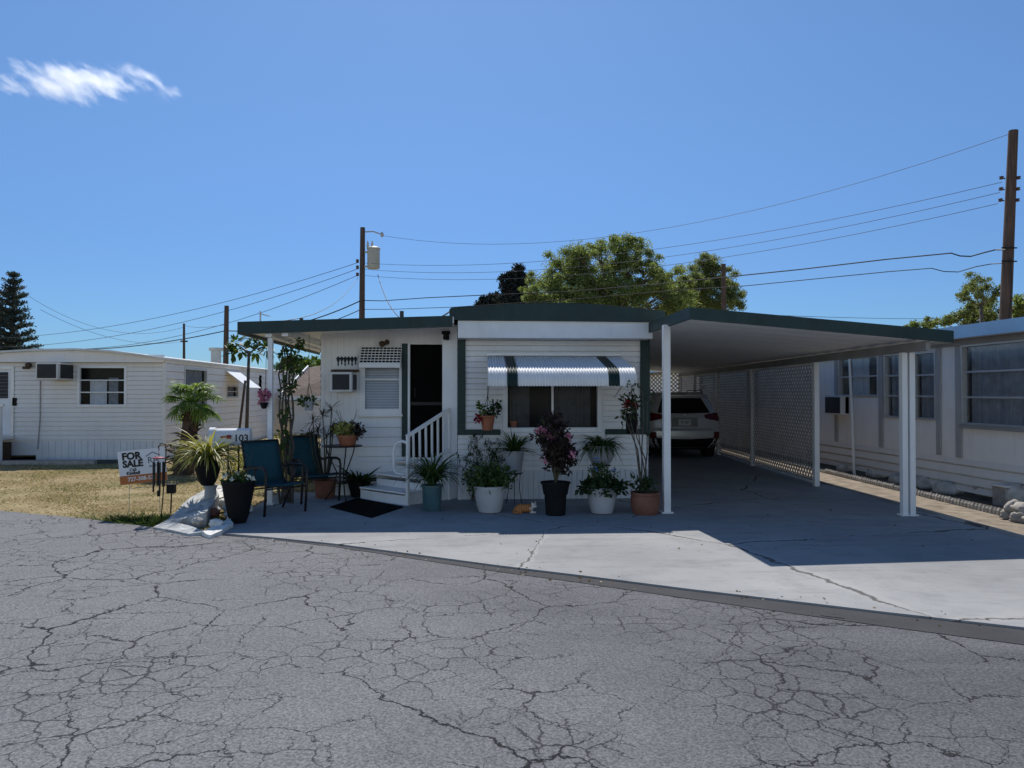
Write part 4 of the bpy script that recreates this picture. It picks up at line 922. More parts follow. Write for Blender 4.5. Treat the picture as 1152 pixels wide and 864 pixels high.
def lawn(rg, n):
    x = rg.uniform(-15,-2.6,n); y = 8.9+9.6*rg.uniform(0,1,n)**1.4; tuft = np.sin(x*2.3+1.3*np.sin(y*1.7))*np.sin(y*2.9+1.1*np.sin(x*1.9)); edge_ = .07*np.sin(x*5.1)+.05*np.sin(x*13.7+1); k = (rg.uniform(-1.15,.6,n) < tuft) & (y > np.interp(x,ex,ey)+edge_+rg.normal(.02,.09,n)) & (y < 18.3) & ((x < -3.15) | (y > 12.7))
    return np.c_[x,y][k]
def lawnmat(name, cols, trans=.2):
    m, nt, b = nodes(name); g = nt.nodes.new('ShaderNodeNewGeometry')
    f = math_(nt, 'ADD', math_(nt, 'MULTIPLY', g.outputs['Random Per Island'], .5), math_(nt, 'MULTIPLY', ramp(nt, noise_(nt, coords(nt), .55, 6, .75), .36, .66), .5))
    n = nt.nodes.new('ShaderNodeValToRGB'); e = n.color_ramp.elements; e[0].position = .1; e[0].color = c4(cols[0]); e[1].position = .9; e[1].color = c4(cols[-1])
    for i, c in enumerate(cols[1:-1]): x = e.new(.1+.8*(i+1)/(len(cols)-1)); x.color = c4(c)
    nt.links.new(f, n.inputs[0]); nt.links.new(n.outputs[0], b.inputs['Base Color']); b.inputs['Roughness'].default_value = .8; b.inputs['Specular IOR Level'].default_value = .15
    t = nt.nodes.new('ShaderNodeBsdfTranslucent'); nt.links.new(n.outputs[0], t.inputs[0]); ms = nt.nodes.new('ShaderNodeMixShader'); ms.inputs[0].default_value = .45
    nt.links.new(b.outputs[0], ms.inputs[1]); nt.links.new(t.outputs[0], ms.inputs[2]); nt.links.new(ms.outputs[0], nt.nodes['Material Output'].inputs[0]); return m
gr = blades('lawn_grass', 190000, lawn, 0, .006, .03, lawnmat('dry_grass', [(.11,.14,.035),(.27,.24,.09),(.48,.37,.21),(.64,.51,.33)]), 3); gr['label'] = 'dry straw coloured lawn grass in front of the white house'; gr['category'] = 'grass'; gr['kind'] = 'stuff'
def green(rg, n):
    p = gd(165,586); x = rg.normal(p.x,.42,n); y = rg.normal(p.y+.15,.2,n); k = y > np.interp(x,ex,ey)+.02
    return np.c_[x,y][k]
gr = blades('green_grass', 2600, green, 0, .03, .10, lawnmat('fresh_grass', [(.03,.06,.012),(.07,.11,.025),(.14,.16,.05)]), 5); gr['label'] = 'patch of fresh green grass at the lawn tip by the road'; gr['category'] = 'grass'; gr['kind'] = 'stuff'

# bits of dry leaf and grit along the seams
random.seed(5); mb = MB()
for _ in range(240):
    if random.random() < .6:
        k = random.randrange(len(edge)-1); t_ = random.random(); x = edge[k][0]*(1-t_)+edge[k+1][0]*t_; y = edge[k][1]*(1-t_)+edge[k+1][1]*t_+abs(random.gauss(0,.12))*(1 if random.random() < .35 else -1.0); z = .004 if y > edge[k][1]*(1-t_)+edge[k+1][1]*t_+.02 and x > -2.9 else -.012
    else: x = random.uniform(-2.6,6.0); y = random.uniform(7.6,11.3); z = .004
    if z > 0 and y < np.interp(x,ex,ey)+.02: z = -.012
    s_ = random.uniform(.006,.022); a_ = random.uniform(0,6.28); d = Vector((math.cos(a_),math.sin(a_),random.uniform(0,.3)))
    mb.dia((x,y,z),d,s_*1.8,s_)
solo('leaf_litter', mb, W['deadleaf'], 'scattered bits of dry leaf and grit on the slab and road seam', 'litter', kind='stuff')
random.seed(23)
# ------------------------------------------------------------------ plants and pots
def pot(parent, prof, m, label=None, name='pot', n=28, soil=True):
    mb = MB(); mb.lathe(prof, (0,0,0), n); o = part(name, mb, m, parent, False, smooth='auto', label=label)
    r, z = max(prof[-2:], key=lambda q: q[0]) if False else prof[-1]
    return o
def round_pot(r, h, taper=.72, rim=.03, lip=.012):
    return [(r*taper*.95,0),(r*taper,.015),(r*.93,h-rim-.01),(r*.94,h-rim),(r+lip,h-rim+.004),(r+lip,h-.004),(r+lip-.006,h),(r-.012,h-.002),(r-.02,h-.03),(.01,h-.035)]
def bellied(r, h): return [(r*.62,0),(r*.72,.01),(r*.86,h*.3),(r*.96,h*.65),(r,h*.86),(r*1.04,h*.9),(r*1.05,h*.98),(r*1.0,h),(r*.93,h-.004),(r*.9,h-.03),(.01,h-.035)]
def fern(mb, c, n, l0, l1, w, droop, spread=1.0, up0=.4, up1=1.6, seg=5):
    for _ in range(n):
        a = random.uniform(0,2*math.pi); d = Vector((math.cos(a)*spread, math.sin(a)*spread, random.uniform(up0,up1)))
        mb.leaf(Vector(c)+Vector((math.cos(a),math.sin(a),0))*.02, d, random.uniform(l0,l1), w*random.uniform(.7,1.2), droop*random.uniform(.7,1.3), seg)
def sprays(mb, sb, c, n, l, spread, leaf, nl, droop=.3):     # stems with leaves along them
    for _ in range(n):
        a = random.uniform(0,2*math.pi); d = Vector((math.cos(a)*spread*random.random(), math.sin(a)*spread*random.random(), 1)).normalized(); p = Vector(c); pts = [p.copy()]; L1 = l*random.uniform(.6,1.1)
        for i in range(6):
            d = (d+rdir()*.18+Vector((math.cos(a)*droop*.12,math.sin(a)*droop*.12,-droop*.1))).normalized(); p = p+d*L1/6; pts.append(p.copy())
        sb.tube(pts, [.006-.0008*i for i in range(7)], 5)
        for k in range(nl):
            i = random.randint(1,5); q = pts[i].lerp(pts[i+1],random.random()); mb.leaf(q, rdir()+Vector((0,0,.2)), leaf*random.uniform(.6,1.3), leaf*.42, .6, 2)
def potted(name, label, loc, prof, pm, cat='potted plant', group=None):
    t = thing(name, label, cat, loc, random.uniform(0,6), group); t.rotation_euler = (0,0,0); pot(t, prof, pm)
    mb = MB(); r, z = prof[-1]; R_ = prof[-2][0]; mb.lathe([(R_-.004,z-.012),(R_*.6,z+.008),(.01,z+.014)], (0,0,0), 18); part('soil', mb, W['soil'], t, False, smooth=True)
    return t, z
G_ = lambda px, py: gd(px,py)
# fern in teal pot by the steps
p = G_(486,574); t, z = potted('potted_fern','drooping green fern in a dark teal pot right beside the white steps',p,round_pot(.15,.36,.85),W['potteal'])
mb = MB(); fern(mb,(0,0,z),260,.35,.75,.022,2.3,.62,.9,2.6,7); part('fronds', mb, W['l_mid'], t, False)
# white pot with bushy plant, left
p = G_(551,576); t, z = potted('potted_shrub','round white pot with bushy green leaves left of the orange cat',p,bellied(.215,.37),W['potwhite'])
mb = MB(); sb = MB()
mb.cloud((0,0,z+.12),(.37,.29,.21),1100,.08,.038,.3,.1); sprays(mb,sb,(0,0,z),16,.42,1.3,.06,16,.9); part('leaves', mb, W['l_mid'], t, False); part('stems', sb, W['stem'], t, False)
# climbing vine on the skirting behind it
c0 = at(543,556,11.45); t = thing('climbing_vine','sparse small leaved vine climbing the white wall below the green band','vine',(c0.x,11.47,0))
mb = MB(); sb = MB()
for k in range(26):
    x = random.uniform(-.32,.36); pts = [Vector((x*.5,0,0))]; p_ = pts[0].copy(); top_ = random.uniform(.45,1.0)
    while p_.z < top_: p_ = p_+Vector((random.uniform(-.07,.07)+(x-p_.x)*.15, random.uniform(-.015,.015), random.uniform(.04,.09))); p_.y = max(-.08,min(.03,p_.y)); pts.append(p_.copy())
    sb.tube(pts,.004,4)
    for q in pts[1:]:
        for _ in range(4): mb.leaf(q+rdir()*.03, rdir()+Vector((0,-.5,0)), random.uniform(.035,.075), .04, .3, 1)
part('leaves', mb, W['l_dark'], t, False); part('stems', sb, W['stem'], t, False)
def stand(label, loc, h, r):
    t = thing('plant_stand', label, 'plant stand', loc)
    mb = MB(); pts = [(r*math.cos(a),r*math.sin(a),h) for a in np.linspace(0,2*math.pi,25)]; mb.tube(pts,.006,6,False)
    mb.lathe([(r*.96,h-.014),(r*.96,h-.007)],(0,0,0),20); part('top_ring', mb, W['blackmetal'], t, False)
    for k in range(3):
        a = .5+2*math.pi*k/3; mb = MB(); mb.tube([(r*.9*math.cos(a),r*.9*math.sin(a),h-.01),(r*.75*math.cos(a),r*.75*math.sin(a),h*.5),(r*1.1*math.cos(a),r*1.1*math.sin(a),0)],.006,6); part('leg', mb, W['blackmetal'], t, False)
    return t
# ribbed grey pot on a stand
Y_ = 11.1; c = at(578.5,532,Y_); stand('thin black plant stand holding the ribbed grey pot', (c.x,Y_,0), c.z, .12)
pr_ = []
h_ = at(578,507,Y_).z-c.z
for i in range(13): u = i/12; pr_.append((.105+.045*u+(.004 if i%2 else 0), .002+h_*u*.93))
pr_ += [(.165,h_*.94),(.165,h_),(.15,h_),(.145,h_-.03),(.01,h_-.03)]
t, z = potted('potted_spiky_plant','ribbed grey pot of spiky green leaves on a stand before the window',(c.x,Y_,c.z+.002),pr_,W['potgrey'])
mb = MB(); fern(mb,(0,0,z),150,.2,.48,.02,1.2,1,.2,2.4,4); part('leaves', mb, W['l_mid'], t, False)
# tall purple bush in black two tier pot
p = G_(625,579); t, z = potted('potted_bush','tall purple leaved bush with pink flowers in a black pot before the window',p,[(.125,0),(.135,.01),(.15,.27),(.152,.28),(.165,.281),(.19,.42),(.205,.422),(.205,.445),(.19,.446),(.185,.42),(.01,.415)],W['black'])
mb = MB(); sb = MB(); fl = MB()
for k in range(15):
    a = random.uniform(0,6.28); e_ = Vector((math.cos(a)*random.uniform(.05,.29),math.sin(a)*random.uniform(.02,.22),z+random.uniform(.22,.88)))
    sb.tube([(0,0,z-.02),(e_.x*.35,e_.y*.35,z+(e_.z-z)*.55),e_],[.012,.008,.004],5)
    mb.cloud(e_,(.15,.14,.15),95,.10,.036,.1,.1)
    mb.cloud((e_.x*.5,e_.y*.5,z+(e_.z-z)*.6),(.13,.13,.13),26,.1,.04,.1,.15)
for px, py, n_ in ((607,484,14),(613,487,14),(620,490,14),(640,492,10),(611,518,6),(643,512,6)):
    q = at(px,py,p.y-.2); fl = MB(); fl.cloud((q.x-p.x,q.y-p.y,q.z),(.05,.05,.045),n_*2,.05,.04,.2,.2); part('flower_cluster', fl, W['pink'], t, False)
part('leaves', mb, W['l_purple'], t, False); part('branches', sb, W['stem'], t, False)
# round grey bowl with fern on a stand
Y_ = 10.75; c = at(676,523,Y_); stand('thin black plant stand under the round grey fern bowl', (c.x,Y_,0), c.z, .13)
t, z = potted('potted_fern','arching green fern in a round grey bowl above the dark leafed white pot',(c.x,Y_,c.z+.002),[(.09,0),(.14,.03),(.185,.12),(.19,.2),(.175,.26),(.18,.275),(.165,.28),(.155,.25),(.01,.245)],W['potgrey'])
mb = MB(); fern(mb,(0,0,z),260,.25,.5,.021,1.9,1,.1,1.6,6); part('fronds', mb, W['l_mid'], t, False)
# second white pot
p = G_(677,577); t, z = potted('potted_flowers','white pot with a dark collar of leaves and small blue flowers on stakes',p,bellied(.205,.36),W['potwhite'])
mb = MB(); mb.cloud((0,0,z+.03),(.34,.27,.13),1300,.085,.048,0,.1); part('leaves', mb, W['l_dark'], t, False)
sb = MB(); fl = MB(); lf = MB()
for k in range(8):
    x = random.uniform(-.15,.2); y = random.uniform(-.1,.1); h = random.uniform(.25,.42); sb.tube([(x,y,z-.03),(x+random.uniform(-.03,.03),y,z+h)],.005,5)
    lf.cloud((x,y,z+h*.75),(.10,.09,.13),48,.05,.022,.2,.1)
    if k % 2: fl = MB(); fl.cloud((x,y,z+h),(.035,.035,.03),12,.035,.03,.2,.2); part('flower_cluster', fl, W['blues'], t, False)
part('stems', sb, W['stem'], t, False); part('upper_leaves', lf, W['l_mid'], t, False)
# terracotta pot with bare stems
p = G_(726,578); t, z = potted('potted_climber','terracotta pot with tall bare woody stems beside the left carport post',p,[(.155,0),(.165,.012),(.195,.1),(.2,.2),(.19,.255),(.2,.262),(.2,.3),(.185,.302),(.18,.27),(.01,.265)],W['terradark'])
mb = MB(); sb = MB()
for px, py in ((701,446),(712,432),(722,436),(728,452),(717,470),(708,466)):
    q = at(px,py,p.y+random.uniform(-.05,.15)); e_ = Vector((q.x-p.x,q.y-p.y,q.z)); m1 = Vector((e_.x*.35+random.uniform(-.05,.05),e_.y*.4,z+(e_.z-z)*.45)); m2 = Vector((e_.x*.8+random.uniform(-.04,.04),e_.y*.7,z+(e_.z-z)*.75))
    sb.tube([(random.uniform(-.05,.05),0,z-.02),m1,m2,e_],[.011,.009,.007,.004],6)
    for _ in range(2): f_ = m2.lerp(e_,random.random()); g_ = f_+rdir()*.12; sb.tube([f_,g_],[.004,.002],4); mb.cloud(g_,(.05,.05,.05),6,.06,.025,.2,.1)
    mb.cloud(e_,(.07,.07,.07),10,.06,.026,.2,.1)
mb.cloud((-.03,0,z+.12),(.19,.16,.17),130,.09,.04,.3,.1)
part('leaves', mb, W['l_dark'], t, False); part('stems', sb, W['bark'], t, False)
# hanging pots
def hanger(t, top, r, zr, m=None):
    mb = MB()
    for k in range(3):
        a = .4+2*math.pi*k/3; mb.tube([(r*math.cos(a),r*math.sin(a),zr),(0,0,top)],.004,4)
    mb.tube([(0,0,top),(0,0,top+.06),(.015,0,top+.075)],.004,4)
    part('hanger', mb, m or W['blackmetal'], t, False)
Y_ = 11.3; c = at(548.5,484,Y_); t, z = potted('hanging_pot','small terracotta pot of red flowers hanging on the white wall left of the window',(c.x,Y_,c.z),round_pot(.115,.225,.68),W['terra'])
mb = MB(); fl = MB(); mb.cloud((.12,0,z+.15),(.1,.09,.12),90,.075,.045,.2,.1); mb.cloud((0,0,z+.04),(.13,.1,.06),60,.07,.04,.2,.1); part('leaves', mb, W['l_dark'], t, False)
mb = MB(); mb.cloud((-.1,-.03,z+.16),(.06,.06,.1),40,.08,.05,.2,.1); part('young_leaves', mb, W['l_bright'], t, False)
fl.cloud((-.13,-.05,z-.01),(.075,.06,.06),60,.055,.045,.1,.2); part('flowers', fl, W['red'], t, False)
hanger(t, at(548,446,Y_).z-c.z, .11, z+.02); q = at(548,437,Y_)
mb = MB(); mb.bar((0,.285,q.z-c.z+.02),(0,-.02,q.z-c.z+.02),.012); mb.bar((0,.285,q.z-c.z-.16),(0,.02,q.z-c.z+.0),.009); mb.tube([(0,0,q.z-c.z+.02),(0,0,at(548,446,Y_).z-c.z+.07)],.004,4); part('bracket', mb, W['blackmetal'], t, False)
Y_ = 11.0; c = at(710.5,487.5,Y_); t, z = potted('hanging_pot','square sided black pot of dark red flowers hanging below the awning end',(c.x,Y_,c.z),[(.075,0),(.08,.01),(.092,.27),(.098,.275),(.098,.3),(.088,.3),(.085,.27),(.01,.265)],W['black'])
mb = MB(); fl = MB(); mb.cloud((0,0,z+.16),(.15,.13,.2),150,.08,.035,.3,.1); mb.cloud((-.12,-.03,z+.02),(.08,.06,.09),30,.08,.035,0,.1); part('leaves', mb, W['l_dark'], t, False)
fl.cloud((-.1,-.08,z+.17),(.07,.05,.06),26,.05,.04,.1,.2); fl.cloud((.04,-.09,z+.13),(.06,.04,.05),14,.05,.04,.1,.2); part('flowers', fl, W['red'], t, False); hanger(t, at(709,433,Y_).z-c.z-.07, .09, z+.03)
# small pot inside the window
q = at(578,481.5,YB+.07); t, z = potted('small_pot','tiny orange pot standing inside the window at its lower left',(q.x,YB+.085,wz0+.0),round_pot(.06,.1,.7,.02,.006),W['terra'])
mb = MB(); mb.box(wx0,wx1,YB+.031,YB+.2,wz0-.03,wz0-.001); part('inner_ledge', mb, W['white'], home)
# cat
p = G_(591,577); t = thing('cat','orange and white cat lying on the slab between the white and black pots','cat',(p.x,p.y+.02,0),R(-8))
mb = MB()
for cx_, cy_, cz_, rx_, ry_, rz_ in ((-.06,0,.062,.085,.07,.062),(.0,0,.062,.085,.066,.06),(.055,-.005,.066,.06,.058,.058),(-.105,-.01,.052,.055,.06,.05),(-.085,-.05,.035,.05,.03,.034),
    (.095,-.012,.085,.036,.034,.036),(.125,-.02,.103,.041,.04,.037),(.147,-.045,.094,.021,.022,.018),(.10,-.06,.016,.042,.016,.015),(.135,-.075,.014,.022,.014,.013),(.09,-.02,.018,.05,.016,.016),(.135,-.03,.015,.03,.015,.014)):
    mb.blob((cx_,cy_,cz_),(rx_,ry_,rz_),2,.0)
for s_ in (-1,1):
    e0 = Vector((.118+s_*.020,-.012+s_*.013,.128)); mb.tube([e0,e0+Vector((s_*.008,-.004,.034))],[.016,.003],8)
tail = [Vector((-.15+.0*k,-.01,0))*0 for k in range(1)]
mb.tube([(-.14,.0,.03),(-.165,-.05,.018),(-.14,-.095,.016),(-.08,-.11,.015),(-.03,-.105,.014)],[.02,.018,.016,.014,.01],8)
m_, nt_, b_ = nodes('orange_white_fur')
tc = N(nt_,'ShaderNodeTexCoord'); sx = N(nt_,'ShaderNodeSeparateXYZ'); nt_.links.new(tc.outputs['Object'], sx.inputs[0])
nz = noise_(nt_, tc.outputs['Object'], 28, 3); wv = N(nt_,'ShaderNodeTexWave'); wv.inputs['Scale'].default_value = 13; wv.inputs['Distortion'].default_value = 5; nt_.links.new(tc.outputs['Object'], wv.inputs[0])
fur = ramp(nt_, wv.outputs['Fac'], .2, .8, (.33,.11,.03), (.48,.21,.075))
mk = math_(nt_,'ADD', math_(nt_,'MULTIPLY', sx.outputs[0], 9.0), math_(nt_,'ADD', math_(nt_,'MULTIPLY', sx.outputs[1], -7.0), math_(nt_,'MULTIPLY', nz, .5)))
col = mix(nt_, ramp(nt_, mk, .62, .70) if False else ramp(nt_, math_(nt_,'SUBTRACT', mk, .85), .42, .5), fur, (.62,.58,.52))
nt_.links.new(col, b_.inputs['Base Color']); b_.inputs['Roughness'].default_value = .9
ct = part('body', mb, m_, t, False)
rm = ct.modifiers.new('remesh','REMESH'); rm.mode = 'VOXEL'; rm.voxel_size = .006; rm.use_smooth_shade = True
sm = ct.modifiers.new('smooth','SMOOTH'); sm.factor = .5; sm.iterations = 4
for s_ in (-1,1): mb = MB(); mb.blob((.148+s_*.013-.004,-.047+s_*.010,.110),(.0055,.0055,.0055),2,0); part('eye', mb, W['black'], t, False, smooth=True)
mb = MB(); mb.blob((.160,-.064,.098),(.005,.004,.0035),1,0); part('nose', mb, W['pink'], t, False, smooth=True)
# ------------------------------------------------------------------ steps, mat
o0 = Vector((-1.30,11.40,0)); st = thing('entry_steps','white wooden porch steps with a picket handrail leading to the dark door','steps',o0,R(-45))
Wd = .52
for i, (h, y0_, y1_) in enumerate(((.19,0,.30),(.38,.30,.60),(.57,.60,1.15))):
    mb = MB(); mb.box(-Wd,Wd,y0_+.0,y0_+.022,h-.19+.001 if i else 0,h-(.085 if i else .05)); part('riser', mb, W['white'], st, False)
    mb = MB(); mb.box(-Wd-.015,Wd+.015,y0_-.025,y1_+.0,h-.028,h); part('tread', mb, W['white'], st, False, bevel=.006)
for s_ in (-1,1):
    mb = MB(); x = s_*(Wd-.0); mb.prism([(.003,0),(1.14,0),(1.14,.54),(.62,.54),(.62,.35),(.32,.35),(.32,.16),(.003,.16)], x-.02 if s_ < 0 else x-.0, x if s_ < 0 else x+.02, 'x'); part('side_panel', mb, W['white'], st, False)
mb = MB()
for s_ in (-1,1):
    mb.bar((s_*(Wd+.024),-.02,.02),(s_*(Wd+.024),-.02,.2),.03,.04) if False else None
nx_ = Wd+.045; nz_ = 1.03
mb.box(nx_-.022,nx_+.022,-.0,.044,0,nz_); part('newel_post', mb, W['white_clean'], st, False, bevel=.004)
hr = MB(); a_ = Vector((nx_,.0,nz_-.02)); b_ = Vector((nx_,.86,1.40)); hr.bar(a_,b_,.045,.05); hro = part('handrail', hr, W['white_clean'], st, False, bevel=.004)
lw_a = Vector((nx_,.02,.42)); lw_b = Vector((nx_,.86,.78)); mb = MB(); mb.bar(lw_a,lw_b,.035,.04); part('lower_rail', mb, W['white_clean'], hro, False)
mb = MB(); mb.box(nx_-.02,nx_+.02,.84,.88,.0,1.41); part('rail_post', mb, W['white_clean'], st, False, bevel=.003)
for i in range(6):
    u = (i+1)/7; mb = MB(); p0_ = lw_a.lerp(lw_b,u); p1_ = a_.lerp(b_,u); mb.bar(p0_,p1_,.026,.026); part('baluster', mb, W['white_clean'], hro, False)
mb = MB(); gx_ = nx_-.0; pts = [(gx_-.02,.02,.92),(gx_-.10,-.005,.94),(gx_-.20,-.03,.9),(gx_-.25,-.04,.80),(gx_-.25,-.04,.55),(gx_-.2,-.03,.47),(gx_-.1,.0,.45),(gx_-.02,.02,.46)]
mb.tube(pts,.022,8); part('grab_rail', mb, W['white_clean'], st, False, smooth='auto')
m_c = [G_(371,571),G_(418,583),G_(454,571),G_(402,561)]
mb = MB(); n_ = (m_c[1]-m_c[0]).normalized(); mb.prism([(q.x,q.y) for q in m_c], .002, .016); solo('door_mat', mb, W['mat'], 'black rubber door mat laid diagonally before the white steps', 'door mat', bevel=.004)
# ------------------------------------------------------------------ chairs and table
def make_chair(label, loc, rz_):
    t = thing('patio_chair', label, 'chair', loc, rz_, 'blue patio chairs')
    w_ = .27
    # sling: seat then back, gently curved
    prof = [(-.27,.405),(-.20,.415),(-.05,.395),(.10,.375),(.19,.375),(.245,.42),(.29,.55),(.34,.72),(.385,.88),(.41,.97)]
    def sl(pr, nm):
        mb = MB(); k = len(pr); nx = 6; vs = []
        for y, z in pr:
            for i in range(nx+1): u = i/nx; sag = -.012*math.sin(math.pi*u); vs.append((-w_+2*w_*u, y-(sag if z > .45 else 0), z+(sag if z <= .45 else 0)))
        mb.add(vs, [(j*(nx+1)+i, j*(nx+1)+i+1, (j+1)*(nx+1)+i+1, (j+1)*(nx+1)+i) for j in range(k-1) for i in range(nx)])
        o = part(nm, mb, W['sling'], t, False, smooth=True); so = o.modifiers.new('thick','SOLIDIFY'); so.thickness = .008; return o
    sl(prof[:6],'seat'); sl(prof[5:],'backrest')
    for s_ in (-1,1):
        x = s_*(w_+.012)
        mb = MB(); mb.tube([(x,y,z) for y,z in prof],.013,7); part('side_rail', mb, W['chairframe'], t, False, smooth=True)
        x2 = s_*(w_+.045)
        mb = MB(); mb.tube([(x2,-.235,0),(x2,-.265,.3),(x2,-.275,.56),(x2,-.25,.625),(x2,-.17,.645),(x2,.1,.635),(x2,.27,.60),(x2-s_*.03,.325,.64)],[.018,.018,.018,.019,.02,.02,.018,.015],8); part('arm_leg', mb, W['chairframe'], t, False, smooth=True)
        mb = MB(); mb.tube([(x2,-.02,.63),(x2,.10,.36),(x2,.33,0)],.016,8); part('rear_leg', mb, W['chairframe'], t, False, smooth=True)
    mb = MB(); mb.tube([(-w_-.045,-.262,.36),(w_+.045,-.262,.36)],.012,7); mb.tube([(-w_-.045,.14,.33),(w_+.045,.14,.33)],.012,7); part('crossbar', mb, W['chairframe'], t, False, smooth=True)
    mb = MB(); mb.tube([(-w_-.012,.41,.97),(w_+.012,.41,.97)],.013,7); part('top_rail', mb, W['chairframe'], t, False, smooth=True)
    return t
make_chair('blue sling patio chair nearest the road, beside the black planter', (-2.66,10.52,0), R(46))
make_chair('blue sling patio chair behind the first, beside the small metal table', (-2.38,11.62,0), R(40))
c = at(385,501,11.65); tz_ = c.z; t = thing('bistro_table','small round black metal table holding a flower bowl by the porch wall','table',(c.x,11.65,0))
mb = MB(); mb.lathe([(.30,tz_-.018),(.31,tz_-.012),(.31,tz_-.004),(.30,tz_)],(0,0,0),30); part('tabletop', mb, W['blackmetal'], t, False, smooth='auto')
for k in range(3):
    a = .9+2*math.pi*k/3; f_ = lambda r,z_: (r*math.cos(a),r*math.sin(a),z_)
    mb = MB(); mb.tube([f_(.26,tz_-.02),f_(.22,tz_-.15),f_(.08,tz_*.5),f_(.16,.15),f_(.27,0)],.010,7); part('leg', mb, W['blackmetal'], t, False, smooth=True)
mb = MB(); mb.tube([(.1*math.cos(a),.1*math.sin(a),tz_*.5) for a in np.linspace(0,6.283,17)],.007,5,False); part('leg_ring', mb, W['blackmetal'], t, False)
Y_ = 11.62; c2 = at(391,500.5,Y_); t, z = potted('flower_bowl','terracotta bowl with pale green and purple foliage on the small table',(c2.x,Y_,tz_+.001),[(.11,0),(.12,.01),(.145,.11),(.152,.12),(.155,.16),(.145,.162),(.14,.14),(.01,.135)],W['terra'])
mb = MB(); mb.cloud((-.04,-.04,z+.10),(.19,.16,.09),260,.07,.05,.3,.2); part('pale_leaves', mb, W['l_yellow'], t, False)
mb = MB(); mb.cloud((.14,0,z+.09),(.13,.14,.10),170,.065,.045,.2,.2); mb.cloud((-.2,.02,z+.1),(.08,.1,.07),60,.06,.04,.2,.2); mb.cloud((0,.05,z+.17),(.2,.12,.05),100,.06,.04,.2,.2); part('purple_leaves', mb, W['l_purple'], t, False)
mb = MB(); 
for k in range(7): a = random.uniform(-1,1); mb.tube([(a*.05,0,z+.1),(a*.2,random.uniform(-.1,.1),z+random.uniform(.28,.42))],.003,4)
part('spikes', mb, W['stem'], t, False)
p = gd(404,558); t, z = potted('potted_spiky_plant','dark low plant with stiff spreading leaves on the floor beside the steps',(p.x,p.y,0),round_pot(.17,.24,.8),W['black'])
mb = MB(); fern(mb,(0,0,z),80,.25,.5,.05,.55,1,.05,1.3,4); part('leaves', mb, W['l_dark'], t, False)
# tall spiky dracaenas by the wall corner
p = Vector((at(366,520,11.95).x,11.95,0)); t, z = potted('potted_dracaena','tall thin stalks with spiky leaf rosettes against the porch wall corner',p,round_pot(.18,.28,.8),W['terradark'])
mb = MB(); sb = MB()
for px, py, l_ in ((373,458,.2),(363,466,.15),(352,473,.2),(368,489,.16),(358,483,.15),(376,478,.12),(349,488,.15)):
    q = at(px,py,11.9+random.uniform(-.15,.1)); e_ = Vector((q.x-p.x,q.y-p.y,q.z)); sb.tube([(e_.x*.15,e_.y*.2,z-.02),(e_.x*.7+random.uniform(-.03,.03),e_.y*.6,z+(e_.z-z)*.5),e_],[.012,.01,.008],6)
    for _ in range(26): mb.leaf(e_-Vector((0,0,random.uniform(0,.05))), rdir()+Vector((0,0,.55)), l_*random.uniform(.7,1.2), .014, .4, 3)
part('leaves', mb, W['l_purple'], t, False); part('stalks', sb, W['stem'], t, False)
# hanging pot with white flowers
Y_ = 11.35; c = at(347.5,462,Y_); t, z = potted('hanging_pot','grey hanging pot of white flowers left of the porch wall corner',(c.x,Y_,c.z),round_pot(.08,.135,.7,.02,.006),W['potgrey'])
mb = MB(); fl = MB(); mb.cloud((-.04,0,z+.04),(.16,.12,.06),110,.09,.04,.1,.1); part('leaves', mb, W['l_mid'], t, False)
for x_, z_ in ((-.17,.05),(.09,.13),(.03,.03),(-.06,.07),(.14,.06)): fl.cloud((x_,-.04,z+z_),(.035,.03,.028),16,.035,.03,.2,.2)
part('flowers', fl, W['whitepetal'], t, False)
hanger(t, .42, .08, z+.02); mb = MB(); mb.tube([(0,0,.49),(0,.0,za+(zc-za)*(c.x-l0.x)/(r0.x-l0.x)-c.z)],.003,4); part('chain', mb, W['blackmetal'], t, False)
Y_ = 11.16; c = at(297,453,Y_); t = thing('hanging_flowers','small hanging bunch of pink flowers left of the white porch post','hanging flowers',(c.x,Y_,c.z))
mb = MB(); mb.lathe([(.03,-.09),(.05,-.05),(.065,0),(.06,.005)],(0,0,0),12); part('basket', mb, W['black'], t, False)
mb = MB(); mb.cloud((0,0,.09),(.085,.07,.11),110,.06,.05,.1,.1); part('flowers', mb, W['pink'], t, False)
mb = MB(); mb.tube([(.02,0,.1),(.03,0,.7),(.045,.02,za-c.z+.03)],.004,4); part('cord', mb, W['blackmetal'], t, False)
# vine on the porch post
vx = px_.x; t = thing('climbing_vine','leafy vine with woody stems climbing beside the white porch post','vine',(vx+.1,11.38,0)); mb = MB(); sb = MB()
for k in range(5):
    pts = []; x = .02+.07*k*.6
    for i in range(12): pts.append((x+random.uniform(-.03,.03),random.uniform(-.05,.05),i*2.35/11))
    sb.tube(pts,[.022-.001*i for i in range(12)],6)
for k in range(46):
    zz_ = random.uniform(.7,2.4); sp_ = .04+.12*max(0,(zz_-1.3)); c_ = Vector((.1+random.uniform(-1,1)*sp_+.1*max(0,zz_-1.6),random.uniform(-.14,.1),zz_))
    for _ in range(int(4+9*max(0,zz_-1.4))): mb.leaf(c_+rdir()*.07, rdir()+Vector((0,0,-.2)), random.uniform(.06,.11), .055, .5, 2)
part('leaves', mb, W['l_mid'], t, False); part('stems', sb, W['bark'], t, False)
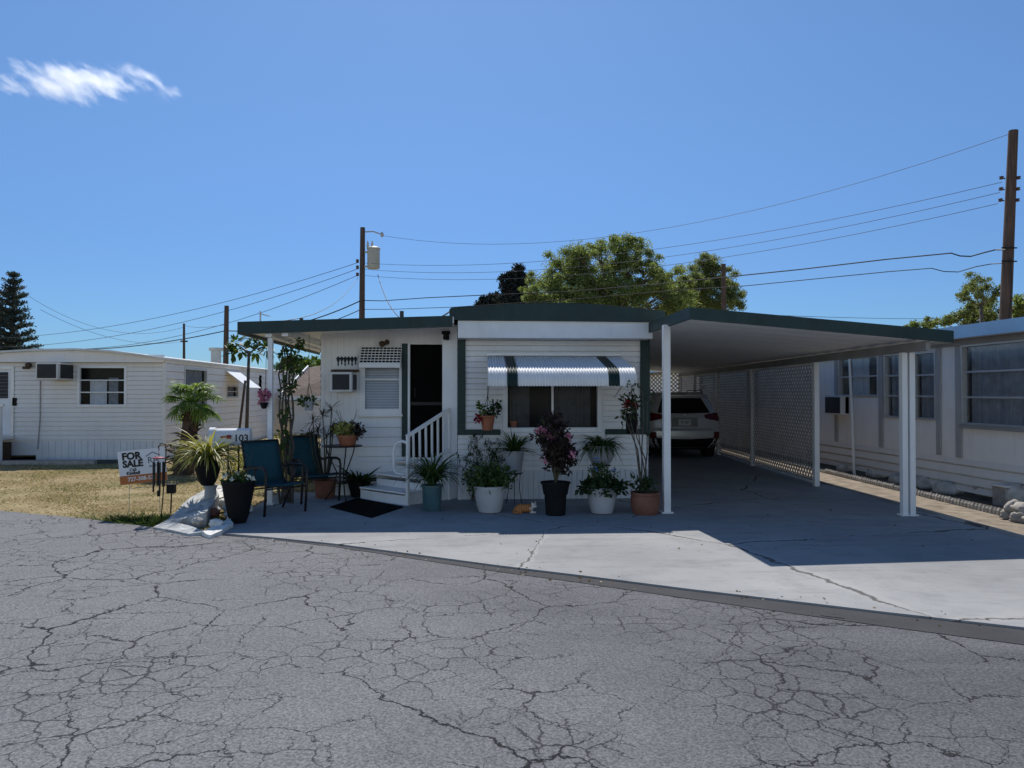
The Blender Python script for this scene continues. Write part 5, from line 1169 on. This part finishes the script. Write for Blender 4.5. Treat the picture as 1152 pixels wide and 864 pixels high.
# sunlit variegated shrubs beyond the chairs
def shrub(name, label, loc, rx_, rz_, n, lm, leaf=.1, wl_=.035):
    t = thing(name, label, 'shrub', loc); mb = MB(); sb = MB()
    for k in range(9):
        a = random.uniform(0,6.28); e_ = Vector((math.cos(a)*rx_*.7,math.sin(a)*rx_*.5,rz_*random.uniform(1.0,1.7))); sb.tube([(e_.x*.2,e_.y*.2,-.05),(e_.x*.7,e_.y*.7,e_.z*.6),e_],[.012,.008,.004],5)
    mb.cloud((0,0,rz_),(rx_,rx_*.7,rz_),n,leaf,wl_,.5,.1); part('leaves', mb, lm, t, False); part('stems', sb, W['stem'], t, False)
q = at(322,489,13.2); shrub('variegated_shrub','cream edged sunlit shrub behind the backs of the blue chairs',(q.x,13.2,-.05),.55,.5,620,W['l_yellow'],.13,.05)
q = at(272,520,12.0); shrub('variegated_shrub','yellow green shrub in sun behind the mailbox posts',(q.x,12.0,-.05),.33,.42,420,W['l_yellow'],.12,.03)
q = at(345,480,14.4); shrub('leafy_shrub','low dark green shrub beyond the porch between the post and wall',(q.x,14.4,-.05),.5,.5,420,W['l_dark'],.1,.045)
q = at(288,500,15.0); shrub('leafy_shrub','small reddish stemmed shrub in sun beside the left chair back',(q.x,15.0,-.05),.3,.4,200,W['l_bright'],.09,.03)
# small palm
b = at(207,500,16.0); t = thing('small_palm','small shaggy palm with drooping fan leaves beside the white house corner','palm tree',(b.x,16,-.05)); cr = at(222,455,16)
mb = MB(); e_ = Vector((cr.x-b.x-.1,0,cr.z+.0)); mb.tube([(0,0,0),(e_.x*.4,0,.5),(e_.x*.85,0,e_.z*.8),e_],[.21,.16,.16,.11],12)
for k in range(190):
    u = random.random()**1.2; a = random.uniform(0,6.28); c_ = Vector((e_.x*u,0,e_.z*u)); r_ = .18-.04*u; mb.leaf(c_+Vector((math.cos(a),math.sin(a),0))*r_*.8, Vector((math.cos(a),math.sin(a),random.uniform(-.2,1.2))), random.uniform(.12,.28), .06, 1.0, 2)
part('trunk', mb, W['palmtrunk'], t, False)
fb = MB()
for k in range(62):
    a = random.uniform(0,6.28); el = random.uniform(-.8,1.5); d = Vector((math.cos(a),math.sin(a),el)).normalized(); s0 = e_+Vector((0,0,.08)); ln = random.uniform(.24,.42); h_ = s0+d*ln; fb.tube([s0,h_],[.012,.007],4)
    sd = d.cross(Vector((0,0,1))).normalized()
    for j in range(13):
        ang = (j-6)/6*1.25; dd = (d*math.cos(ang)+sd*math.sin(ang)); fb.leaf(h_, dd+Vector((0,0,.1)), random.uniform(.24,.40), .026, 1.7, 4)
part('fronds', fb, W['l_palm'], t, False)
fb = MB()
for k in range(60):
    a = random.uniform(0,6.28); fb.leaf((random.uniform(-.25,.1),random.uniform(-.1,.1),random.uniform(.05,.6)), Vector((math.cos(a)-.3,math.sin(a),random.uniform(-.1,.9))), random.uniform(.3,.6), .05, 1.0, 3)
part('dead_fronds', fb, W['palmtrunk'], t, False)
# ------------------------------------------------------------------ mailbox, sign, ornaments
Y_ = 10.9; ml = at(238,490,Y_); mr = at(282,490,Y_); zb_ = at(260,501,Y_).z; zt_ = at(260,481,Y_).z; Lm = mr.x-ml.x
t = thing('mailbox','white plastic roadside mailbox numbered 103 on two thin black posts','mailbox',((ml.x+mr.x)/2,Y_,0),R(7))
hw = .105; hh = zt_-zb_
def arch(r_, z0_, z1_): 
    s_ = z1_-r_; return [(-r_,z0_),(r_,z0_),(r_,s_)]+[(r_*math.cos(a),s_+r_*math.sin(a)) for a in np.linspace(0.15,math.pi-.15,12)]+[(-r_,s_)]
mb = MB(); mb.prism(arch(hw,zb_,zt_-.012), -Lm/2+.02, Lm/2, 'x'); part('body', mb, W['mailbox'], t, False, smooth='auto')
mb = MB(); mb.prism(arch(hw+.014,zb_-.008,zt_+.004), -Lm/2-.012, -Lm/2+.07, 'x'); dr = part('door', mb, W['mailbox'], t, False, smooth='auto')
mb = MB(); mb.box(Lm/2-.235,Lm/2-.0,-hw-.022,-hw-.003,zb_+.0,zt_-.03); pl = part('number_panel', mb, W['mailbox'], t, False, bevel=.012)
tm = text_on('103', .135, (Lm/2-.115,-hw-.0235,(zb_+zt_)/2-.022), (1,0,0), (0,0,1), .003); part('house_number', tm, W['ink'], pl, False)
mb = MB(); mb.bar((-.12,-hw-.012,zb_+.125),(.01,-hw-.012,zb_+.135),.008,.022); mb.box(-.04,.02,-hw-.016,-hw-.008,zb_+.10,zb_+.155); part('flag', mb, W['flagred'], t, False)
for x in (-.04,.105): mb = MB(); mb.tube([(x,0,-.05),(x,0,zb_-.0005)],.011,8); part('post', mb, W['blackmetal'], t, False, smooth='auto')
# sign
Y_ = 10.55; s0 = at(136,546,Y_); s1 = at(184.5,538,Y_); s2 = at(187,503,Y_); s3 = at(134,508.5,Y_)
wS = (s2-s3).length; hS = (s3-s0).length; ax = math.atan2(s2.z-s3.z, s2.x-s3.x)
t = thing('yard_sign','tilted white and orange FOR SALE sign on thin wire legs in the dry grass','sign',((s0.x+s1.x)/2,Y_,-.05)); cz = (s0.z+s2.z)/2+.05
rt = Vector((math.cos(ax),0,math.sin(ax))); upv = Vector((-math.sin(ax),0,math.cos(ax))); cc = Vector((0,0,cz)); nn = Vector((0,-1,0))
def sbox(mb, u0,u1,v0,v1,d0,d1):
    P = lambda u,v,d: cc+rt*u+upv*v+nn*d
    return mb.add([P(u0,v0,d0),P(u1,v0,d0),P(u1,v1,d0),P(u0,v1,d0),P(u0,v0,d1),P(u1,v0,d1),P(u1,v1,d1),P(u0,v1,d1)],[(0,1,2,3),(7,6,5,4),(0,4,5,1),(1,5,6,2),(2,6,7,3),(3,7,4,0)])
mb = MB(); sbox(mb,-wS/2,wS/2,-hS/2,hS/2,-.003,.003); bd = part('board', mb, W['signwhite'], t, False)
mb = MB(); sbox(mb,-wS/2+.001,wS/2-.001,-hS/2+.001,-hS/2+.12,.0035,.0042); part('orange_band', mb, W['signorange'], bd, False)
tx = lambda s_, size, u, v, b_=0: text_on(s_, size, cc+rt*u+upv*v+nn*.0055, rt, upv, b_)
mb = tx('FOR',.135,-.135,.15,.006); k_ = tx('SALE',.128,-.125,.045,.006); mb.add(k_.v,k_.f); part('lettering', mb, W['ink'], bd, False)
mb = tx('Call',.06,-.13,-.035,.001); k_ = tx('Kimball',.06,-.13,-.08,.002); mb.add(k_.v,k_.f); part('small_lettering', mb, W['ink'], bd, False)
mb = tx('727-308-5313',.075,-.0,-.165,.0015); part('phone_number', mb, W['signwhite'], bd, False)
mb = tx('RA',.12,.15,.07,.0); k_ = tx('REALTY',.035,.15,-.01,.0); mb.add(k_.v,k_.f)
mb.bar(cc+rt*.06+upv*.13+nn*.005,cc+rt*.15+upv*.18+nn*.005,.002,.012); mb.bar(cc+rt*.15+upv*.18+nn*.005,cc+rt*.25+upv*.13+nn*.005,.002,.012); part('logo', mb, W['inkgrey'], bd, False)
mb = MB()
for u in (-.2,.2): a_ = cc+rt*u-upv*hS*.5+Vector((0,.006,0)); mb.tube([a_+upv*.3,a_,(a_.x+u*.05,.02,-.02)],.004,5)
mb.tube([cc+rt*-.2-upv*(hS*.5+.06)+Vector((0,.006,0)),cc+rt*.2-upv*(hS*.5+.06)+Vector((0,.006,0))],.003,5); part('wire_legs', mb, W['steel'], t, False)
# wind chime on a shepherd hook
p = gd(181,588,-.05); Y_ = p.y; hk = thing('shepherd_hook','thin black garden hook leaning at the lawn edge beside the sale sign','garden hook',(p.x,Y_,-.05)); q = at(187,500,Y_); dx_ = q.x-p.x; hz_ = q.z+.05
mb = MB(); mb.tube([(0,0,0),(dx_*.7,0,hz_*.6),(dx_,0,hz_-.06),(dx_-.01,0,hz_),(dx_-.06,0,hz_+.02),(dx_-.1,0,hz_-.03),(dx_-.09,0,hz_-.07)],.007,6); part('shaft', mb, W['blackmetal'], hk, False, smooth=True)
tpw = Vector((dx_-.09,-.008,hz_-.10)); wc = thing('wind_chime','dark wind chime tubes with a red top hanging from the garden hook','wind chime',(p.x+tpw.x,Y_-.008,tpw.z-.05))
mb = MB(); mb.tube([(0,0,.03),(0,0,-.06)],.003,4); mb.lathe([(.03,-.06),(.075,-.07),(.075,-.085),(.02,-.09)],(0,0,0),14); part('top_disc', mb, W['flagred'], wc, False)
for k in range(6):
    a = 2*math.pi*k/6; r_ = .062; z0_ = -.13; L_k = random.uniform(.28,.42); x_, y_ = r_*math.cos(a)*1.1, r_*math.sin(a)
    mb = MB(); mb.tube([(x_,y_,-.085),(x_,y_,z0_)],.0015,3); mb.tube([(x_,y_,z0_),(x_,y_,z0_-L_k)],.0125,8); part('tube', mb, W['blackmetal'], wc, False, smooth='auto')
mb = MB(); mb.tube([(0,0,-.09),(0,0,-.5)],.0015,3); mb.box(-.02,.02,-.002,.002,-.58,-.5); part('clapper', mb, W['black'], wc, False)
p = gd(192,577,-.05); t = thing('solar_light','small dark square solar light on a stake beside the wind chime','garden light',(p.x,p.y,-.05)); hz_ = at(193,550,p.y).z+.05
mb = MB(); mb.tube([(0,0,0),(.01,0,hz_-.06)],.011,7); part('stake', mb, W['brownboard'], t, False, smooth='auto')
mb = MB(); mb.box(-.045,.06,-.05,.05,hz_-.06,hz_+.05); mb.box(-.055,.07,-.06,.06,hz_+.051,hz_+.07); part('lamp_head', mb, W['black'], t, False, bevel=.006)
# spider plant urn
Y_ = 10.65; c = at(233.5,545,Y_); zt2 = at(233,516,Y_).z; t = thing('urn_planter','dark urn on a pedestal overflowing with striped yellow green spider plant','planter',(c.x,Y_,0))
mb = MB(); mb.lathe([(.13,0),(.14,.03),(.09,.08),(.075,c.z-.06),(.1,c.z-.01)],(.04,0,0),18); part('pedestal', mb, W['potgrey'], t, False, smooth='auto')
mb = MB(); mb.lathe([(.08,c.z-.009),(.12,c.z+.05),(.165,c.z+.2),(.17,zt2-.03),(.185,zt2-.02),(.185,zt2),(.165,zt2),(.01,zt2-.02)],(0,0,0),24); part('urn', mb, W['black'], t, False, smooth='auto')
mb = MB(); fern(mb,(0,0,zt2-.02),230,.4,.75,.024,1.7,1,.25,2.0,6); part('leaves', mb, W['l_yellow'], t, False)
# black planter
p = gd(268,588); t, z = potted('black_planter','large tapered black planter with small white flowers left of the near blue chair',p,[(.09,0),(.10,.012),(.11,.04),(.13,.1),(.17,.3),(.2,.49),(.21,.505),(.21,.53),(.19,.532),(.185,.49),(.01,.485)],W['black'],'planter')
mb = MB(); mb.cloud((0,0,z+.06),(.2,.18,.09),170,.07,.035,.3,.1); part('leaves', mb, W['l_mid'], t, False); fl = MB()
for _ in range(9): a = random.uniform(0,6.28); fl.cloud((.17*math.cos(a),.15*math.sin(a),z+random.uniform(.06,.12)),(.03,.03,.025),9,.035,.03,.2,.2)
part('flowers', fl, W['whitepetal'], t, False); sb = MB()
for k in range(7): a = random.uniform(0,6.28); x_ = .08*math.cos(a); sb.tube([(x_,0,z),(x_*1.6,.05*math.sin(a),z+.25),(x_*2.2,.1*math.sin(a),z+random.uniform(.35,.55))],[.004,.003,.002],4)
part('stems', sb, W['stem'], t, False)
# broken pale slabs heaped at the bed corner by the road, stones on them
def slabthing(label, pts, m, name='broken_slab'):      # pts: (px,py,z0,z1) corners
    mb = MB(); n = len(pts); q = [gd(p[0],p[1]) for p in pts]
    ctr = sum(q, Vector())/n; zc = sum(p[3] for p in pts)/n; k = 4; vs = []
    for i in range(k+1):
        s_ = 1-i/k
        for j in range(n*4):
            u = j/4; a_ = int(u); f_ = u-a_; p = q[a_].lerp(q[(a_+1)%n],f_); z1 = pts[a_][3]*(1-f_)+pts[(a_+1)%n][3]*f_
            x = ctr.x+(p.x-ctr.x)*s_; y = ctr.y+(p.y-ctr.y)*s_; z = zc+(z1-zc)*s_; w_ = .02
            vs.append((x+w_*noise.noise(Vector((x*7,y*7,1)))*s_, y+w_*noise.noise(Vector((x*7,y*7,5)))*s_, z+.010*noise.noise(Vector((x*9,y*9,z*3)))+.008*noise.noise(Vector((x*25,y*25,z*3)))))
    m4 = n*4; fs = [(i*m4+j,i*m4+(j+1)%m4,(i+1)*m4+(j+1)%m4,(i+1)*m4+j) for i in range(k) for j in range(m4)]
    base = [(vs[j][0]*1.0,vs[j][1]-.01,-.05) for j in range(m4)]; o_ = len(vs); vs += base; fs += [(o_+j,o_+(j+1)%m4,(j+1)%m4,j) for j in range(m4)]
    mb.add(vs, fs); return solo(name, mb, m, label, 'slab', 'broken slabs at the bed corner', bevel=.006)
slabthing('largest tilted pale slab rising toward the urn pedestal at the road edge', [(186,588,0,.02),(204,591,0,.08),(232,589,0,.14),(246,574,0,.22),(240,563,0,.25),(214,572,0,.15)], W['sheet'])
slabthing('low flat white slab edge nearest the road under the heap', [(172,593,0,.0),(188,587,0,.03),(207,593,0,.035),(232,600,0,.03),(214,601,0,.01)], W['sheet'])
slabthing('thin curved pale slab at the right front of the heap', [(226,600,0,.03),(246,595,0,.06),(259,589,0,.07),(262,593,0,.05),(250,600,0,.035),(236,604,0,.02)], W['whitestone'])
slabthing('small upright pale slab behind the heap below the spider plant', [(226,567,0,.10),(238,565,0,.26),(250,563,0,.24),(252,568,0,.12),(240,571,0,.13)], W['whitestone'])
sl = [('lumpy white painted stone touching the black planter base',258,578,.075),('white stone just left of the black planter base',253,572,.085),('rough grey stone at the top of the largest tilted slab',243,572,.08),('pale rough stone between the largest slab and the urn pedestal',238,569,.07),('grey stone wedged against the front of the largest slab',222,592,.06),('white lumpy stone between the planter and the thin curved slab',262,588,.06),('small grey stone lying between two white stones by the planter',256,584,.045),('tall white stone behind the crumpled heap below the urn',247,563,.09),('small white stone right of the black planter base',279,577,.06),('flat white stone on the front edge of the heap',243,595,.07),('dark reddish stone lying in the middle of the heap',240,583,.075),('grey stone on the slabs below the urn pedestal',236,570,.08)]
for nm, px, py, r_ in sl:
    p = gd(px,py); mb = MB(); mb.blob((p.x,p.y,r_*.55+.03),(r_*1.15,r_,r_*.8),3,.2,1.9,px); solo('garden_stone', mb, W['terradark'] if 'reddish' in nm else (W['stone'] if 'grey' in nm else W['whitestone']), nm, 'stone', 'stones around the planters', smooth=True)
# ------------------------------------------------------------------ car
car = thing('parked_car','silver station wagon type car parked under the carport, seen from behind','car',((at(731,470,18.3).x+at(811,470,18.3).x)/2,18.3,0),R(-1.5))
LV = [(.28,.16,4.40,.78),(.38,.05,4.46,.86),(.46,.01,4.5,.895),(.58,.0,4.52,.915),(.70,.01,4.52,.92),(.735,.05,4.5,.92),(.80,.065,4.5,.922),(.95,.075,4.45,.922),(1.06,.10,3.7,.915),(1.12,.13,3.4,.90),(1.2,.18,3.2,.87),(1.35,.29,2.9,.80),(1.48,.385,2.65,.745),(1.545,.40,2.55,.72),(1.57,.33,2.5,.70),(1.60,.33,2.45,.685),(1.645,.46,2.35,.64),(1.67,.75,2.2,.5)]
def lev(z):
    for a, b in zip(LV, LV[1:]):
        if a[0] <= z <= b[0]: t_ = (z-a[0])/(b[0]-a[0]); return tuple(a[i]+(b[i]-a[i])*t_ for i in range(4))
    return LV[-1] if z > 1 else LV[0]
def body_pt(z, s, off=0):      # s in 0..1: 0 rear centre, ~.75 corner end, beyond runs up the side (right half)
    _, yr, yf, hw_ = lev(z); c = .26
    if s <= .6: x = (hw_-c)*s/.6; return Vector((x, yr+.035*(x/hw_)**2-off, z))
    if s <= .85:
        a = (s-.6)/.25*math.pi/2; y0_ = yr+.035*((hw_-c)/hw_)**2; return Vector((hw_-c+(c+off)*math.sin(a), y0_+c*.75-(c*.75+off)*math.cos(a), z))
    t_ = (s-.85)/.15; y0_ = yr+.035*((hw_-c)/hw_)**2+c*.75; return Vector((hw_+off, y0_+(yf-.3-y0_)*t_, z))
ss = [0,.15,.3,.45,.6,.66,.72,.79,.85,.90,.95,1.0]
mb = MB(); vs = []; k_ = len(ss)
for L4 in LV:
    pts = [body_pt(L4[0],s) for s in ss]; pts.append(Vector((L4[3]*.7, L4[2], L4[0]))); ring = [Vector((-p.x,p.y,p.z)) for p in pts[::-1]]+pts[1:]; vs += ring
m_ = 2*(k_+1)-1
fs = [(i*m_+j, i*m_+(j+1)%m_, (i+1)*m_+(j+1)%m_, (i+1)*m_+j) for i in range(len(LV)-1) for j in range(m_)]; fs.append(tuple((len(LV)-1)*m_+j for j in range(m_))); fs.append(tuple(range(m_))[::-1])
mb.add(vs, fs); bd = part('body', mb, W['carpaint'], car, False, smooth='auto')
def patch(name, m, zf0, zf1, s0, s1, off, parent=None, both=False, n=10, nz=6):
    mb = MB()
    for sg in ((1,-1) if both else (1,)):
        vs = []
        for i in range(n+1):
            s = s0+(s1-s0)*i/n
            for j in range(nz+1):
                z = zf0(i/n)+(zf1(i/n)-zf0(i/n))*j/nz; p = body_pt(z,abs(s),off); vs.append((p.x*(sg if s >= 0 else -sg),p.y,p.z))
        mb.add(vs, [(i*(nz+1)+j,(i+1)*(nz+1)+j,(i+1)*(nz+1)+j+1,i*(nz+1)+j+1) for i in range(n) for j in range(nz)])
    return part(name, mb, m, parent or car, False, smooth=True)
rw = patch('rear_window', W['darkglass'], lambda u: 1.135+.03*abs(u-.5), lambda u: 1.52, -.62, .62, .008, n=14)
for sg in (1,-1):
    mb = MB(); vs = []; n = 10; nz = 5
    for i in range(n+1):
        s = .47+.44*i/n; u = i/n; z0_ = 1.02-.08*min(1,u*1.6); z1_ = 1.10+.055*min(1,u*1.8)
        for j in range(nz+1): p = body_pt(z0_+(z1_-z0_)*j/nz, s, .012); vs.append((p.x*sg,p.y,p.z))
    mb.add(vs, [(i*(nz+1)+j,(i+1)*(nz+1)+j,(i+1)*(nz+1)+j+1,i*(nz+1)+j+1) for i in range(n) for j in range(nz)]); part('tail_light', mb, W['taillight'], car, False, smooth=True)
    mb = MB(); vs = []
    for i in range(5):
        s = .64+.12*i/4
        for z in (.52,.60,.68): p = body_pt(z,s,.008); vs.append((p.x*sg,p.y,p.z))
    mb.add(vs, [(i*3+j,(i+1)*3+j,(i+1)*3+j+1,i*3+j+1) for i in range(4) for j in range(2)]); part('reflector', mb, W['taillight'], car, False)
    mb = MB(); vs = []
    for i in range(8):
        s = .872+.1*i/7
        for z in (1.15,1.28,1.42,1.5): p = body_pt(z,s,.006); vs.append((p.x*sg,p.y,p.z))
    mb.add(vs, [(i*4+j,(i+1)*4+j,(i+1)*4+j+1,i*4+j+1) for i in range(7) for j in range(3)]); part('side_window', mb, W['darkglass'], car, False, smooth=True)
    mb = MB(); mb.tube([(sg*.63,.75,1.655),(sg*.63,.85,1.715),(sg*.63,2.1,1.72),(sg*.63,2.2,1.66)],.016,6); part('roof_rail', mb, W['black'], car, False, smooth=True)
    for y in (.92,3.62):
        wh = MB(); wh.prism([(y+.345*math.cos(a),.345+.345*math.sin(a)) for a in np.linspace(0,2*math.pi,28,endpoint=False)], sg*.70, sg*.925, 'x'); wo = part('wheel', wh, W['rubber'], car, False, smooth='auto')
        wh = MB(); wh.prism([(y+.22*math.cos(a),.345+.22*math.sin(a)) for a in np.linspace(0,2*math.pi,24,endpoint=False)], sg*.926, sg*.935, 'x'); part('rim', wh, W['alu'], wo, False)
patch('lower_bumper', W['black'], lambda u: .285, lambda u: .50+.04*abs(2*u-1)**2, -.72, .72, .008, n=14)
patch('bumper_strip', W['alu'], lambda u: .53, lambda u: .575, -.6, .6, .014, n=14, nz=2)
patch('tailgate_groove', W['black'], lambda u: .742, lambda u: .752, -.62, .62, .006, n=12, nz=1)
patch('plate_recess', W['grey_frame'], lambda u: .80, lambda u: 1.03, -.3, .3, .004, n=6, nz=3)
patch('garnish_bar', W['alu'], lambda u: 1.045, lambda u: 1.075, -.42, .42, .016, n=8, nz=2)
y_ = body_pt(.92,0).y; mb = MB(); mb.box(-.155,.155,y_-.022,y_-.010,.835,.99); pl = part('number_plate', mb, W['plate'], car, False, bevel=.004)
tm = text_on('·T·W·', .10, (0,y_-.024,.91), (1,0,0), (0,0,1), .002); part('plate_marks', tm, W['inkgrey'], pl, False)
mb = MB(); mb.tube([(.0,body_pt(1.14,0).y-.015,1.14),(.12,body_pt(1.2,0).y-.018,1.2),(.3,body_pt(1.22,.3).y-.012,1.22)],.008,5); part('rear_wiper', mb, W['black'], car, False)
mb = MB(); mb.blob((0,body_pt(1.0,0).y-.008,1.09),(.05,.008,.03),2,0); part('emblem', mb, W['alu'], car, False, smooth=True)
mb = MB(); mb.box(-.7,.7,.5,4.2,.2,.3); mb.tube([(.45,.12,.27),(.45,.6,.27)],.035,10); part('underbody', mb, W['black'], car, False)
# dark things stored beside the house behind the car's left side
# ------------------------------------------------------------------ one small streaky cloud, upper left
YC = 420; c = at(96,91,YC); mb = MB(); mb.blob((0,0,0),(60,16,15.5),3,.04)
cl = bpy.data.objects.new('cloud', mb.mesh('cloud', [])); COL.objects.link(cl); cl.location = c; cl['label'] = 'small streaky white cloud in the clear blue sky at upper left'; cl['category'] = 'cloud'; cl['kind'] = 'stuff'
cl.rotation_euler = (0, R(1.5), 0)
m = bpy.data.materials.new('cloud_vapour'); m.use_nodes = True; nt = m.node_tree
for n in list(nt.nodes): nt.nodes.remove(n)
out = N(nt, 'ShaderNodeOutputMaterial'); pv = N(nt, 'ShaderNodeVolumePrincipled'); pv.inputs['Color'].default_value = (.98,.98,.98,1); pv.inputs['Anisotropy'].default_value = .55
tc = N(nt, 'ShaderNodeTexCoord')
# slanted, streaky lumps
mp = N(nt, 'ShaderNodeMapping'); mp.vector_type = 'TEXTURE'; mp.inputs['Rotation'].default_value = (0, R(33), 0); mp.inputs['Scale'].default_value = (1.7,1.1,.72); nt.links.new(tc.outputs['Object'], mp.inputs[0])
n1 = noise_(nt, mp.outputs[0], .085, 8, .68)
sx = N(nt, 'ShaderNodeSeparateXYZ'); nt.links.new(tc.outputs['Object'], sx.inputs[0])
ab = lambda o, s_: math_(nt, 'POWER', math_(nt, 'ABSOLUTE', math_(nt, 'DIVIDE', o, s_)), 2.0)
# thinner towards the right end
fall = math_(nt, 'ADD', ab(sx.outputs[0], 57.0), math_(nt, 'ADD', ab(sx.outputs[1], 15.0), ab(math_(nt, 'ADD', sx.outputs[2], math_(nt, 'MULTIPLY', sx.outputs[0], .0)), 11.5)))
d = math_(nt, 'SUBTRACT', n1, math_(nt, 'ADD', .415, math_(nt, 'MULTIPLY', fall, .17)))
d = math_(nt, 'MAXIMUM', math_(nt, 'MULTIPLY', d, .5), 0.0)
nt.links.new(d, pv.inputs['Density']); nt.links.new(pv.outputs[0], out.inputs['Volume'])
cl.data.materials.append(m)
S.cycles.volume_step_rate = 1.0; S.cycles.volume_max_steps = 128; S.cycles.volume_bounces = 6; S.cycles.max_bounces = 10
